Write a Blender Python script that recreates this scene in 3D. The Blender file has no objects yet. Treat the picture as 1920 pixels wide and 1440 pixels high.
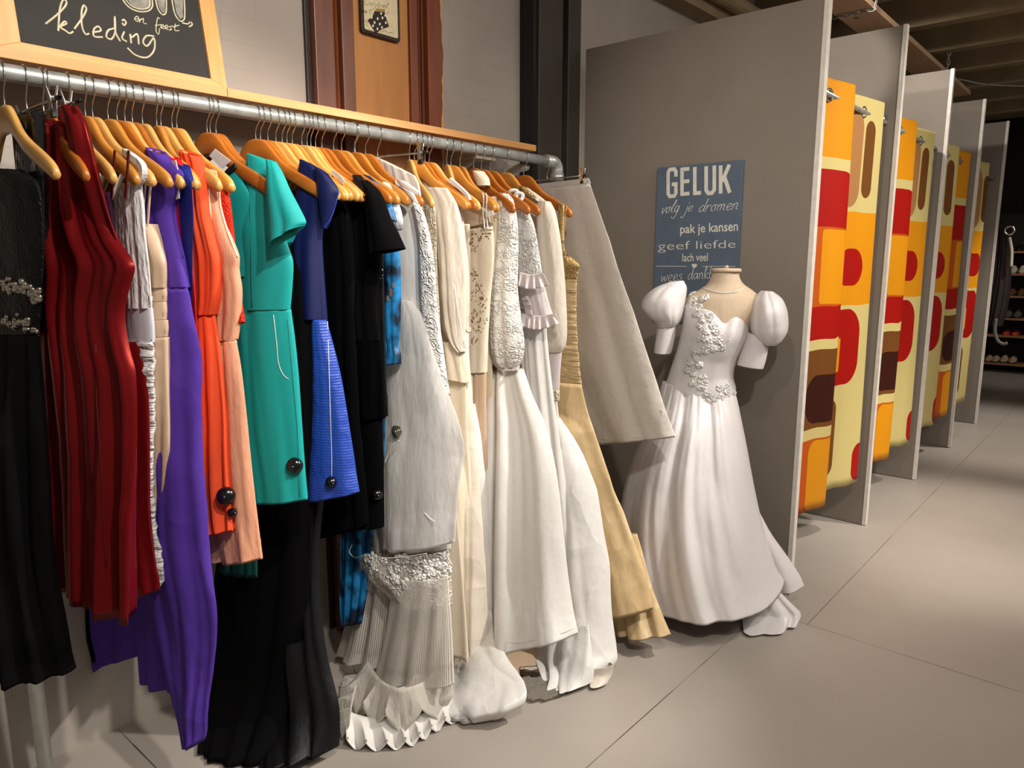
import bpy, bmesh, math, random
import numpy as np
from mathutils import Vector, Matrix

random.seed(7)
RNG = np.random.default_rng(11)
scene = bpy.context.scene
COL = scene.collection

# ------------------------------------------------------------------ camera
# x runs along the long wall, y into the wall, z up; eye height 1.45 m
FPX = 1370.0
EYE = np.array([0.0, 0.0, 1.45])
PITCH = math.atan(232 / FPX)
YAW = math.atan2(1206, math.hypot(FPX, 232))
_fh = np.array([math.cos(YAW), math.sin(YAW), 0.0])
FWD = math.cos(PITCH) * _fh - math.sin(PITCH) * np.array([0, 0, 1.0])
RGT = np.array([math.sin(YAW), -math.cos(YAW), 0.0])
DWN = np.cross(FWD, RGT)
cam_data = bpy.data.cameras.new('camera')
cam_data.sensor_fit = 'HORIZONTAL'
cam_data.sensor_width = 36.0
cam_data.lens = FPX / 1920 * 36.0
cam_data.clip_start = 0.02
cam = bpy.data.objects.new('camera', cam_data)
COL.objects.link(cam)
cam.matrix_world = Matrix(((RGT[0], -DWN[0], -FWD[0], EYE[0]), (RGT[1], -DWN[1], -FWD[1], EYE[1]),
                           (RGT[2], -DWN[2], -FWD[2], EYE[2]), (0, 0, 0, 1)))
scene.camera = cam

# ------------------------------------------------------------------ world, lights, exposure
world = bpy.data.worlds.new('world')
scene.world = world
world.use_nodes = True
world.node_tree.nodes['Background'].inputs[0].default_value = (1.0, 0.92, 0.84, 1)
world.node_tree.nodes['Background'].inputs[1].default_value = 0.20
scene.view_settings.view_transform = 'Standard'
scene.view_settings.look = 'None'
scene.view_settings.exposure = 0.14
scene.view_settings.gamma = 1.0
scene.view_settings.use_curve_mapping = False


def spot(name, loc, target, energy, size_deg, blend=0.5, radius=0.06, color=(1, 0.93, 0.84)):
    l = bpy.data.lights.new(name, 'SPOT')
    l.energy = energy; l.spot_size = math.radians(size_deg); l.spot_blend = blend
    l.shadow_soft_size = radius; l.color = color
    o = bpy.data.objects.new(name, l); COL.objects.link(o)
    o.location = loc
    d = Vector(target) - Vector(loc)
    o.rotation_euler = d.to_track_quat('-Z', 'Y').to_euler()
    return o


def area(name, loc, target, energy, sx, sy, color=(1, 0.93, 0.84)):
    l = bpy.data.lights.new(name, 'AREA')
    l.shape = 'RECTANGLE'; l.size = sx; l.size_y = sy; l.energy = energy; l.color = color
    o = bpy.data.objects.new(name, l); COL.objects.link(o)
    o.location = loc
    d = Vector(target) - Vector(loc)
    o.rotation_euler = d.to_track_quat('-Z', 'Y').to_euler()
    return o


# ceiling spots on the shop floor side, aimed at the rack, spots along the wall side, and added fill lamps
spot('ceiling_and_fill_spot', (0.75, -0.25, 3.05), (1.0, 1.7, 1.50), 225, 44, 0.5, 0.04)
spot('ceiling_and_fill_spot', (2.75, -0.45, 3.05), (1.55, 1.6, 0.9), 370, 50, 0.6, 0.04, (1, 0.95, 0.87))
spot('ceiling_and_fill_spot', (0.5, 0.6, 3.06), (3.6, 1.4, 1.7), 95, 44, 1.0, 0.05)
spot('ceiling_and_fill_spot', (3.7, -1.0, 3.05), (3.9, 1.1, 1.2), 230, 66, 0.8, 0.05)
spot('ceiling_and_fill_spot', (4.0, 1.3, 3.02), (6.6, 1.5, 1.9), 90, 60, 0.8, 0.04)
spot('ceiling_and_fill_spot', (4.7, -0.3, 3.06), (4.5, 0.5, 0.0), 260, 46, 0.7, 0.05)
spot('ceiling_and_fill_spot', (7.0, 0.0, 3.06), (7.2, 0.6, 0.3), 260, 60, 0.7, 0.05)
spot('ceiling_and_fill_spot', (0.6, -0.9, 3.05), (1.0, 2.3, 2.6), 230, 46, 0.9, 0.05)
spot('ceiling_and_fill_spot', (9.6, 0.2, 3.0), (11.3, 1.2, 0.7), 60, 70, 0.8, 0.05)  # added weak lamp, only there to brighten the shoes
area('fill_area_light', (0.9, -0.9, 3.15), (2.2, 1.1, 0.4), 20, 2.6, 1.2)  # added soft fill towards the rack, no real panel lamp
area('fill_area_light', (3.4, -1.3, 3.10), (3.4, 0.0, 0.0), 66, 3.0, 1.2)  # added soft fill over the floor before the booths
spot('ceiling_and_fill_spot', (0.15, -0.5, 3.05), (2.3, 1.6, 0.9), 150, 58, 0.7, 0.05, (1, 0.95, 0.88))  # added fill for the garment sides turned to the camera
spot('ceiling_and_fill_spot', (2.2, 1.55, 2.80), (4.19, 1.35, 2.42), 120, 17, 0.6, 0.02)  # added free-floating lamp that brightens the second partition's upper face

# ------------------------------------------------------------------ geometry of sight (where things stand)
def ray(x, y):
    return FWD * FPX + RGT * (x - 960) + DWN * (y - 720)
def on_x(x, y, X):
    d = ray(x, y); return EYE + d * (X / d[0])
def on_y(x, y, Y):
    d = ray(x, y); return EYE + d * (Y / d[1])
def on_z(x, y, Z):
    d = ray(x, y); return EYE + d * ((Z - EYE[2]) / d[2])
def proj(P):
    v = np.asarray(P, float) - EYE
    w = v @ FWD
    return 960 + FPX * (v @ RGT) / w, 720 + FPX * (v @ DWN) / w


class Plane:
    def __init__(self, O, th):
        self.O = np.array(O, float)
        self.e = np.array([math.sin(th), -math.cos(th), 0.0])
        self.n = np.array([math.cos(th), math.sin(th), 0.0])
    def at(self, x, y, t=0.0, floor=True):
        d = ray(x, y)
        k = ((self.O - EYE) @ self.n + t) / (d @ self.n)
        P = EYE + d * k
        if floor and P[2] < 0.012:
            P = on_z(x, y, 0.012)
        return P


# ------------------------------------------------------------------ materials
def lin(h):
    h = h.lstrip('#')
    out = []
    for i in (0, 2, 4):
        c = int(h[i:i + 2], 16) / 255
        out.append(c / 12.92 if c <= 0.04045 else ((c + 0.055) / 1.055) ** 2.4)
    return (*out, 1.0)


class NT:
    """small helper for node trees"""
    def __init__(self, tree):
        self.t = tree
    def n(self, kind, **kw):
        nd = self.t.nodes.new(kind)
        for k, v in kw.items():
            setattr(nd, k, v)
        return nd
    def l(self, a, b):
        self.t.links.new(a, b)
    def math(self, op, a, b=None, clamp=False):
        nd = self.n('ShaderNodeMath', operation=op); nd.use_clamp = clamp
        for i, v in enumerate((a, b)):
            if v is None: continue
            if isinstance(v, (int, float)): nd.inputs[i].default_value = v
            else: self.l(v, nd.inputs[i])
        return nd.outputs[0]
    def mix(self, fac, a, b):
        nd = self.n('ShaderNodeMix', data_type='RGBA')
        for i, v in ((0, fac), (6, a), (7, b)):
            if isinstance(v, (int, float, tuple)): nd.inputs[i].default_value = v
            else: self.l(v, nd.inputs[i])
        return nd.outputs[2]
    def noise(self, vec, scale, detail=3, rough=0.5):
        nd = self.n('ShaderNodeTexNoise')
        nd.inputs['Scale'].default_value = scale; nd.inputs['Detail'].default_value = detail
        nd.inputs['Roughness'].default_value = rough
        if vec is not None: self.l(vec, nd.inputs['Vector'])
        return nd.outputs['Fac']
    def ramp(self, fac, stops):
        nd = self.n('ShaderNodeValToRGB')
        el = nd.color_ramp.elements
        while len(el) < len(stops): el.new(0.5)
        for e, (p, c) in zip(el, stops):
            e.position = p; e.color = c if isinstance(c, tuple) else (c, c, c, 1)
        self.l(fac, nd.inputs[0])
        return nd.outputs[0]
    def mapping(self, vec, scale=(1, 1, 1), rot=(0, 0, 0)):
        nd = self.n('ShaderNodeMapping')
        nd.inputs['Scale'].default_value = scale; nd.inputs['Rotation'].default_value = rot
        self.l(vec, nd.inputs['Vector'])
        return nd.outputs[0]
    def bump(self, h, strength, dist=0.01, prev=None):
        nd = self.n('ShaderNodeBump')
        nd.inputs['Strength'].default_value = strength; nd.inputs['Distance'].default_value = dist
        self.l(h, nd.inputs['Height'])
        if prev is not None: self.l(prev, nd.inputs['Normal'])
        return nd.outputs[0]


def new_mat(name):
    m = bpy.data.materials.new(name); m.use_nodes = True
    nt = NT(m.node_tree)
    b = m.node_tree.nodes['Principled BSDF']
    tc = nt.n('ShaderNodeTexCoord')
    return m, nt, b, tc


def plain(name, col, rough=0.5, metal=0.0, spec=0.5, noise=0.06, nscale=30, bump=0.0):
    m, nt, b, tc = new_mat(name)
    c = lin(col) if isinstance(col, str) else col
    f = nt.noise(tc.outputs['Object'], nscale)
    dark = tuple(max(0, v * (1 - noise * 2)) for v in c[:3]) + (1,)
    lite = tuple(min(1, v * (1 + noise)) for v in c[:3]) + (1,)
    nt.l(nt.ramp(f, [(0.25, dark), (0.75, lite)]), b.inputs['Base Color'])
    b.inputs['Roughness'].default_value = rough
    b.inputs['Metallic'].default_value = metal
    b.inputs['Specular IOR Level'].default_value = spec
    if bump:
        nt.l(nt.bump(f, bump, 0.005), b.inputs['Normal'])
    return m


def fabric(name, col, rough=0.75, sheen=0.3, spec=0.25, weave=0.15, wrinkle=0.25, wscale=9, stretch=(1, 1, 0.35),
           lace=0.0, lscale=45, trans=0.0, alpha=1.0, col2=None, aniso=0.0, rib=0.0, crease=0.0, cscale=7, tint=None):
    m, nt, b, tc = new_mat(name)
    c = lin(col)
    ob = tc.outputs['Object']
    w = nt.noise(nt.mapping(ob, stretch), wscale, 4, 0.55)
    if col2:
        nt.l(nt.mix(nt.ramp(nt.noise(ob, 14, 3), [(0.42, 0.0), (0.6, 1.0)]), c, lin(col2)), b.inputs['Base Color'])
    else:
        d = tuple(v * 0.90 for v in c[:3]) + (1,)
        nt.l(nt.mix(nt.noise(ob, 60, 2), d, c), b.inputs['Base Color'])
    b.inputs['Roughness'].default_value = rough
    b.inputs['Specular IOR Level'].default_value = spec
    b.inputs['Sheen Weight'].default_value = sheen
    b.inputs['Sheen Roughness'].default_value = 0.45
    b.inputs['Sheen Tint'].default_value = c
    nrm = nt.bump(w, wrinkle, 0.03)
    if tint:
        b.inputs['Specular Tint'].default_value = lin(tint)
    if crease:
        dm = nt.n('ShaderNodeVectorMath', operation='MULTIPLY_ADD')
        dn = nt.n('ShaderNodeTexNoise'); dn.inputs['Scale'].default_value = 5
        nt.l(ob, dn.inputs['Vector']); nt.l(dn.outputs['Color'], dm.inputs[0]); dm.inputs[1].default_value = (.22, .22, .22); nt.l(ob, dm.inputs[2])
        cv = nt.n('ShaderNodeTexVoronoi', feature='F1'); cv.inputs['Scale'].default_value = cscale
        nt.l(nt.mapping(dm.outputs[0], (1, 1, 0.6), (0.3, 0.2, 0)), cv.inputs['Vector'])
        nrm = nt.bump(cv.outputs['Distance'], crease, 0.035, nrm)
    if weave:
        nrm = nt.bump(nt.noise(ob, 900, 2), weave, 0.0006, nrm)
    if rib:
        wv = nt.n('ShaderNodeTexWave', wave_type='BANDS', bands_direction='Z')
        wv.inputs['Scale'].default_value = 40; wv.inputs['Distortion'].default_value = 0.6
        nt.l(ob, wv.inputs['Vector'])
        nrm = nt.bump(wv.outputs['Fac'], rib, 0.003, nrm)
    if lace:
        v1 = nt.n('ShaderNodeTexVoronoi', feature='F1'); v1.inputs['Scale'].default_value = lscale
        wob = nt.n('ShaderNodeVectorMath', operation='MULTIPLY_ADD')
        ns = nt.n('ShaderNodeTexNoise'); ns.inputs['Scale'].default_value = 22
        nt.l(ob, ns.inputs['Vector'])
        nt.l(ns.outputs['Color'], wob.inputs[0]); wob.inputs[1].default_value = (0.05, 0.05, 0.05); nt.l(ob, wob.inputs[2])
        nt.l(wob.outputs[0], v1.inputs['Vector'])
        ringp = nt.math('MULTIPLY', nt.math('ADD', nt.math('SINE', nt.math('MULTIPLY', v1.outputs['Distance'], 15.0)), 1.0), 0.5)
        big = nt.ramp(nt.noise(ob, 26, 2), [(0.40, 0.12), (0.55, 1.0)])
        pat = nt.math('MULTIPLY', ringp, big)
        nrm = nt.bump(pat, lace, 0.006, nrm)
        base = b.inputs['Base Color'].links[0].from_socket
        nt.l(nt.mix(nt.math('MULTIPLY', pat, 0.6), base, tuple(min(1, v * 1.14) for v in c[:3]) + (1,)), b.inputs['Base Color'])
        if alpha < 1:
            nt.l(nt.math('ADD', nt.math('MULTIPLY', pat, 1 - alpha), alpha, True), b.inputs['Alpha'])
    elif alpha < 1:
        b.inputs['Alpha'].default_value = alpha
    nt.l(nrm, b.inputs['Normal'])
    if trans:
        out = m.node_tree.nodes['Material Output']
        tr = nt.n('ShaderNodeBsdfTranslucent'); tr.inputs[0].default_value = c
        mx = nt.n('ShaderNodeMixShader'); mx.inputs[0].default_value = trans
        nt.l(b.outputs[0], mx.inputs[1]); nt.l(tr.outputs[0], mx.inputs[2])
        nt.l(mx.outputs[0], out.inputs[0])
    return m


def wood(name, c1, c2, rough=0.42, axis=0, scale=1.0, knots=True):
    m, nt, b, tc = new_mat(name)
    st = [6.0, 6.0, 6.0]; st[axis] = 0.5
    v = nt.mapping(tc.outputs['Object'], tuple(s * scale for s in st))
    n1 = nt.noise(v, 5, 5, 0.6)
    col = nt.ramp(n1, [(0.3, lin(c2)), (0.7, lin(c1))])
    if knots:
        vo = nt.n('ShaderNodeTexVoronoi'); vo.inputs['Scale'].default_value = 1.7
        sk = [1.6, 1.6, 1.6]; sk[axis] = 0.8
        nt.l(nt.mapping(tc.outputs['Object'], tuple(s * scale for s in sk)), vo.inputs['Vector'])
        k = nt.ramp(vo.outputs['Distance'], [(0.02, 1.0), (0.07, 0.0)])
        dk = tuple(x * 0.35 for x in lin(c2)[:3]) + (1,)
        col = nt.mix(k, col, dk)
    nt.l(col, b.inputs['Base Color'])
    b.inputs['Roughness'].default_value = rough
    nt.l(nt.bump(n1, 0.08, 0.004), b.inputs['Normal'])
    return m


# ------------------------------------------------------------------ mesh helpers
def finish(name, me, mat, parent=None, smooth=True, angle=None):
    o = bpy.data.objects.new(name, me)
    COL.objects.link(o)
    if mat is not None:
        me.materials.append(mat)
    if smooth:
        me.polygons.foreach_set('use_smooth', [True] * len(me.polygons))
    if parent is not None:
        o.parent = parent
    return o


class MB:
    """collects shapes; build() links them as ONE mesh object"""
    def __init__(self, org=(0, 0, 0)):
        self.v = []; self.f = []; self.org = np.array(org, float)
    def add(self, vs, fs):
        k = len(self.v)
        self.v += [tuple(np.asarray(p, float) - self.org) for p in vs]
        self.f += [tuple(i + k for i in f) for f in fs]
    def box(self, a, b):
        x0, y0, z0 = a; x1, y1, z1 = b
        vs = [(x0, y0, z0), (x1, y0, z0), (x1, y1, z0), (x0, y1, z0), (x0, y0, z1), (x1, y0, z1), (x1, y1, z1), (x0, y1, z1)]
        self.add(vs, [(0, 3, 2, 1), (4, 5, 6, 7), (0, 1, 5, 4), (1, 2, 6, 5), (2, 3, 7, 6), (3, 0, 4, 7)])
    def hexa(self, q, off):
        """quad/polygon q extruded by vector off"""
        n = len(q); off = np.asarray(off, float)
        vs = [np.asarray(p, float) for p in q] + [np.asarray(p, float) + off for p in q]
        self.add(vs, [tuple(range(n))[::-1], tuple(range(n, 2 * n))] + [(i, (i + 1) % n, n + (i + 1) % n, n + i) for i in range(n)])
    def tube(self, pts, r, seg=8, cap=True):
        pts = [np.asarray(p, float) for p in pts]
        rs = r if hasattr(r, '__len__') else [r] * len(pts)
        vs = []; fs = []
        prev = None
        for i, p in enumerate(pts):
            a = pts[max(i - 1, 0)]; c = pts[min(i + 1, len(pts) - 1)]
            d = c - a; d /= (np.linalg.norm(d) + 1e-12)
            if prev is None:
                h = np.array([0, 0, 1.0]) if abs(d[2]) < 0.9 else np.array([1.0, 0, 0])
                u = np.cross(d, h)
            else:
                u = prev - d * (prev @ d)
            u /= (np.linalg.norm(u) + 1e-12); prev = u
            w = np.cross(d, u)
            for k in range(seg):
                t = 2 * math.pi * k / seg
                vs.append(p + rs[i] * (math.cos(t) * u + math.sin(t) * w))
        for i in range(len(pts) - 1):
            for k in range(seg):
                k2 = (k + 1) % seg
                fs.append((i * seg + k, i * seg + k2, (i + 1) * seg + k2, (i + 1) * seg + k))
        if cap:
            fs.append(tuple(range(seg))[::-1])
            fs.append(tuple(range((len(pts) - 1) * seg, len(pts) * seg)))
        self.add(vs, fs)
    def ball(self, c, r, seg=8, rings=6, sc=(1, 1, 1)):
        c = np.asarray(c, float); vs = [c + np.array([0, 0, r * sc[2]])]; fs = []
        for i in range(1, rings):
            a = math.pi * i / rings
            for k in range(seg):
                t = 2 * math.pi * k / seg
                vs.append(c + np.array([math.sin(a) * math.cos(t) * r * sc[0], math.sin(a) * math.sin(t) * r * sc[1], math.cos(a) * r * sc[2]]))
        vs.append(c - np.array([0, 0, r * sc[2]]))
        for k in range(seg):
            fs.append((0, 1 + k, 1 + (k + 1) % seg))
        for i in range(rings - 2):
            for k in range(seg):
                a = 1 + i * seg
                fs.append((a + k, a + seg + k, a + seg + (k + 1) % seg, a + (k + 1) % seg))
        a = 1 + (rings - 2) * seg
        for k in range(seg):
            fs.append((a + k, len(vs) - 1, a + (k + 1) % seg))
        self.add(vs, fs)
    def dome(self, c, nrm, r, h, seg=16, rings=5, base=0.004):
        """button-like dome standing on a surface"""
        c = np.asarray(c, float); nrm = np.asarray(nrm, float); nrm /= np.linalg.norm(nrm)
        u = np.cross(nrm, [0, 0, 1.0]); u /= (np.linalg.norm(u) + 1e-9); w = np.cross(u, nrm)
        prof = [(r, -base), (r, base * 0.4)] + [(r * math.cos(a), base * 0.4 + h * math.sin(a)) for a in np.linspace(0.25, math.pi / 2 - 0.12, rings)]
        vs = []; fs = []
        for pr, ph in prof:
            for k in range(seg):
                t = 2 * math.pi * k / seg
                vs.append(c + nrm * ph + pr * (math.cos(t) * u + math.sin(t) * w))
        for i in range(len(prof) - 1):
            for k in range(seg):
                fs.append((i * seg + k, i * seg + (k + 1) % seg, (i + 1) * seg + (k + 1) % seg, (i + 1) * seg + k))
        fs.append(tuple(range((len(prof) - 1) * seg, len(prof) * seg)))
        fs.append(tuple(range(seg))[::-1])
        self.add(vs, fs)
    def lathe(self, c, prof, seg=24):
        c = np.asarray(c, float); vs = []; fs = []
        for r, z in prof:
            for k in range(seg):
                t = 2 * math.pi * k / seg
                vs.append(c + np.array([r * math.cos(t), r * math.sin(t), z]))
        for i in range(len(prof) - 1):
            for k in range(seg):
                fs.append((i * seg + k, i * seg + (k + 1) % seg, (i + 1) * seg + (k + 1) % seg, (i + 1) * seg + k))
        fs.append(tuple(range(seg))); fs.append(tuple(range((len(prof) - 1) * seg, len(prof) * seg))[::-1])
        self.add(vs, fs)
    def ribbon(self, pts, wid, nrm, thick):
        """flat mitred band along pts (in the plane with normal nrm)"""
        pts = [np.asarray(p, float) for p in pts]; nrm = np.asarray(nrm, float)
        L = []; R = []
        for i, p in enumerate(pts):
            d0 = p - pts[i - 1] if i > 0 else pts[1] - p
            d1 = pts[i + 1] - p if i < len(pts) - 1 else d0
            d0 = d0 / np.linalg.norm(d0); d1 = d1 / np.linalg.norm(d1)
            a = np.cross(nrm, d0); b = np.cross(nrm, d1); m = a + b; m /= (np.linalg.norm(m) + 1e-9)
            k = wid / 2 / max(0.5, m @ a)
            L.append(p + m * k); R.append(p - m * k)
        for i in range(len(pts) - 1):
            self.hexa([L[i], R[i], R[i + 1], L[i + 1]], nrm * thick)
    def build(self, name, mat, parent=None, smooth=False, bevel=0.0, shift=True):
        me = bpy.data.meshes.new(name)
        me.from_pydata([tuple(map(float, p)) for p in self.v], [], self.f)
        bm = bmesh.new(); bm.from_mesh(me)
        bmesh.ops.recalc_face_normals(bm, faces=bm.faces)
        bm.to_mesh(me); bm.free()
        me.update()
        o = finish(name, me, mat, parent, smooth)
        if bevel:
            md = o.modifiers.new('bevel', 'BEVEL'); md.width = bevel; md.segments = 2; md.limit_method = 'ANGLE'
        return o


def tag(o, label=None, cat=None, group=None, kind=None):
    if label: o['label'] = label
    if cat: o['category'] = cat
    if group: o['group'] = group
    if kind: o['kind'] = kind
    return o


def empty(name, loc, label=None, cat=None, group=None, kind=None):
    o = bpy.data.objects.new(name, None); COL.objects.link(o)
    o.location = loc; o.empty_display_size = 0.1
    return tag(o, label, cat, group, kind)


def catmull(P, n):
    P = np.asarray(P, float)
    if len(P) == 2:
        t = np.linspace(0, 1, n)[:, None]
        return P[0] * (1 - t) + P[1] * t
    d = np.linalg.norm(np.diff(P[:, :3] if P.shape[1] >= 3 else P, axis=0), axis=1) + 1e-6
    s = np.concatenate([[0], np.cumsum(d)])
    tg = np.zeros_like(P)
    tg[1:-1] = (P[2:] - P[:-2]) / (s[2:] - s[:-2])[:, None]
    tg[0] = (P[1] - P[0]) / d[0]; tg[-1] = (P[-1] - P[-2]) / d[-1]
    q = np.linspace(0, s[-1], n)
    i = np.clip(np.searchsorted(s, q) - 1, 0, len(P) - 2)
    h = d[i]; u = (q - s[i]) / h
    u = u[:, None]; h = h[:, None]
    return ((2 * u**3 - 3 * u**2 + 1) * P[i] + (u**3 - 2 * u**2 + u) * h * tg[i]
            + (-2 * u**3 + 3 * u**2) * P[i + 1] + (u**3 - u**2) * h * tg[i + 1])


# handwriting strokes (x-height 1, ascender 2, descender -1)
HAND = {
 'a': (1.05, [[(.8, .85), (.45, 1), (.12, .6), (.25, .05), (.6, .2), (.82, .95), (.8, .3), (1.0, 0)]]),
 'b': (1.0, [[(.15, 2), (.1, .1), (.5, 0), (.85, .45), (.55, .95), (.15, .7)]]),
 'd': (1.05, [[(.8, .8), (.45, 1), (.1, .55), (.25, .05), (.6, .2), (.82, 1), (.86, 2), (.82, .3), (1.0, 0)]]),
 'e': (.95, [[(.1, .45), (.5, .5), (.75, .8), (.45, 1), (.12, .6), (.3, .05), (.9, .15)]]),
 'f': (.75, [[(.75, 1.8), (.55, 2), (.35, 1.6), (.33, 0), (.3, -.8), (.1, -.95)], [(.05, .9), (.7, 1)]]),
 'g': (1.0, [[(.8, .85), (.45, 1), (.1, .6), (.3, .05), (.7, .25), (.82, .95), (.82, -.4), (.5, -1), (.05, -.7)]]),
 'i': (.5, [[(.15, .9), (.15, .2), (.45, .05)], [(.15, 1.4), (.2, 1.48), (.15, 1.5)]]),
 'j': (.55, [[(.35, .95), (.35, -.5), (.05, -1), (-.2, -.7)], [(.35, 1.4), (.4, 1.48), (.35, 1.5)]]),
 'k': (1.0, [[(.05, .9), (.35, 1.7), (.3, 2), (.15, 1.6), (.15, 0)], [(.8, .95), (.2, .5), (.85, 0), (1, .1)]]),
 'l': (.7, [[(.0, .5), (.45, 1.5), (.38, 2), (.2, 1.5), (.25, .2), (.6, .05)]]),
 'm': (1.45, [[(.1, .95), (.12, 0)], [(.12, .6), (.4, 1), (.6, .8), (.6, 0)], [(.6, .6), (.9, 1), (1.1, .8), (1.1, .15), (1.4, .05)]]),
 'n': (1.0, [[(.1, .95), (.12, 0)], [(.12, .6), (.45, 1), (.68, .8), (.68, .15), (.95, .05)]]),
 'o': (1.0, [[(.5, 1), (.12, .6), (.35, .02), (.75, .35), (.6, .95), (.5, 1), (.95, .9)]]),
 'r': (.75, [[(.1, .95), (.12, 0)], [(.12, .55), (.4, .98), (.7, .9)]]),
 's': (.75, [[(.65, .85), (.35, 1), (.15, .75), (.55, .35), (.4, .02), (.05, .15)]]),
 't': (.7, [[(.35, 1.7), (.3, .2), (.65, .05)], [(.05, 1), (.65, 1.08)]]),
 'v': (.9, [[(.1, .95), (.4, .02), (.8, 1), (.95, .9)]]),
 'w': (1.3, [[(.1, .95), (.35, .02), (.62, .8), (.9, .02), (1.2, .98)]]),
 'y': (.9, [[(.1, .95), (.4, .1)], [(.8, .95), (.3, -.9)]]),
 ' ': (.7, []),
}


def hand_strokes(s, p0, p1, xh, slant=0.25):
    """strokes (2D) of a word written from p0 to p1 with x-height xh (y down)"""
    adv = sum(HAND[c][0] for c in s)
    p0 = np.array(p0, float); p1 = np.array(p1, float)
    ex = (p1 - p0) / adv
    ln = np.linalg.norm(p1 - p0); up = np.array([0, -1.0]) * xh
    out = []; x = 0
    for c in s:
        for st in HAND[c][1]:
            pts = np.array([p0 + ex * (x + a + slant * b * xh / (ln / adv)) + up * b for a, b in st])
            out.append(catmull(pts, max(6, len(st) * 5)))
        x += HAND[c][0]
    return out

# ------------------------------------------------------------------ materials of the setting
def mat_wall():
    m, nt, b, tc = new_mat('painted_brick')
    sep = nt.n('ShaderNodeSeparateXYZ'); nt.l(tc.outputs['Object'], sep.inputs[0])
    cmb = nt.n('ShaderNodeCombineXYZ')
    nt.l(sep.outputs['X'], cmb.inputs[0]); nt.l(sep.outputs['Z'], cmb.inputs[1])
    br = nt.n('ShaderNodeTexBrick')
    br.inputs['Scale'].default_value = 1.0; br.inputs['Brick Width'].default_value = 0.25
    br.inputs['Row Height'].default_value = 0.0792; br.inputs['Mortar Size'].default_value = 0.0035
    br.inputs['Mortar Smooth'].default_value = 0.6
    nt.l(cmb.outputs[0], br.inputs['Vector'])
    big = nt.noise(tc.outputs['Object'], 2.2, 4)
    base = nt.ramp(big, [(0.3, lin('#9b9289')), (0.7, lin('#aaa198'))])
    mort = nt.math('MULTIPLY', br.outputs['Fac'], nt.ramp(nt.noise(tc.outputs['Object'], 3.1, 2), [(0.35, 0.0), (0.75, 0.30)]))
    nt.l(nt.mix(mort, base, lin('#7d7266')), b.inputs['Base Color'])
    b.inputs['Roughness'].default_value = 0.75
    inv = nt.math('SUBTRACT', 1.0, br.outputs['Fac'])
    nt.l(nt.bump(nt.noise(tc.outputs['Object'], 40, 3), 0.1, 0.003, nt.bump(inv, 0.10, 0.003)), b.inputs['Normal'])
    return m


def mat_floor():
    m, nt, b, tc = new_mat('floor_sheet')
    ob = tc.outputs['Object']
    sep = nt.n('ShaderNodeSeparateXYZ'); nt.l(ob, sep.inputs[0])
    X, Y = sep.outputs['X'], sep.outputs['Y']
    base = nt.ramp(nt.noise(ob, 1.3, 4), [(0.3, lin('#978e85')), (0.7, lin('#a59c93'))])
    def seam(coord, at, w=0.0016):
        return nt.math('LESS_THAN', nt.math('ABSOLUTE', nt.math('SUBTRACT', coord, at)), w)
    left = nt.math('LESS_THAN', X, 2.857); right = nt.math('GREATER_THAN', X, 2.857)
    s1 = nt.math('MULTIPLY', seam(Y, 1.084), left)
    s2 = seam(X, 2.857, 0.0013)
    s3 = nt.math('MULTIPLY', seam(Y, 0.90, 0.0012), right)
    s4 = nt.math('MULTIPLY', seam(X, 0.76, 0.002), nt.math('GREATER_THAN', Y, 1.084))
    s = nt.math('MAXIMUM', nt.math('MAXIMUM', s1, s2), nt.math('MAXIMUM', s3, s4))
    s = nt.math('MULTIPLY', s, nt.ramp(nt.noise(ob, 5, 2), [(0.35, 0.35), (0.6, 0.95)]))
    specks = nt.ramp(nt.noise(ob, 9, 2, 0.4), [(0.80, 0.0), (0.84, 0.4)])
    nt.l(nt.mix(specks, nt.mix(s, base, lin('#2a241f')), lin('#6b6056')), b.inputs['Base Color'])
    b.inputs['Roughness'].default_value = 0.42
    b.inputs['Specular IOR Level'].default_value = 0.35
    nt.l(nt.bump(nt.noise(ob, 3.0, 3), 0.05, 0.01), b.inputs['Normal'])
    return m


M = {}
M['wall'] = mat_wall()
M['floor'] = mat_floor()
M['ceiling'] = plain('ceiling_concrete', '#a08d6c', 0.9, noise=0.12, nscale=5)
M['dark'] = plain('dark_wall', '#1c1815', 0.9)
M['steel_dark'] = plain('dark_painted_steel', '#38332a', 0.55, noise=0.15, nscale=6)
M['black'] = plain('black_paint', '#0c0b0a', 0.5)
M['panel'] = plain('grey_partition_board', '#81776c', 0.7, noise=0.05, nscale=3)
M['white_strip'] = plain('white_edge_strip', '#dcd5cb', 0.4)
M['galv'] = plain('galvanised_steel', '#a9aba8', 0.45, 0.55, noise=0.16, nscale=26)
M['lit_post'] = plain('lit_galvanised_tube', '#d6d8cf', 0.45, 0.0, noise=0.1, nscale=20)  # galvanised tube again, lightened to put the light on the left post into its colour
M['cast'] = plain('cast_fitting', '#b0b2ae', 0.4, 0.55, noise=0.1, nscale=20)
M['chrome'] = plain('chrome_wire', '#c9c6c0', 0.2, 1.0, noise=0.02)
M['rubber'] = plain('black_rubber', '#0b0a0a', 0.5)
M['pine'] = wood('pine_board', '#dca468', '#cd9050', 0.45, 0)
M['pine_up'] = wood('pine_upright', '#dca468', '#cd9050', 0.45, 2)
M['door_trim'] = wood('stained_door_frame', '#7a4a34', '#5a3020', 0.35, 2, 0.8, False)
M['door_trim2'] = wood('red_brown_frame', '#84421f', '#6a3016', 0.4, 2, 0.8, False)
M['door_panel'] = wood('honey_door_panel', '#bd8246', '#a66c34', 0.5, 2, 0.6)
M['groove'] = plain('dark_groove', '#24130c', 0.5)
M['board'] = plain('chalkboard_slate', '#2a2724', 0.8, noise=0.12, nscale=7)
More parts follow.
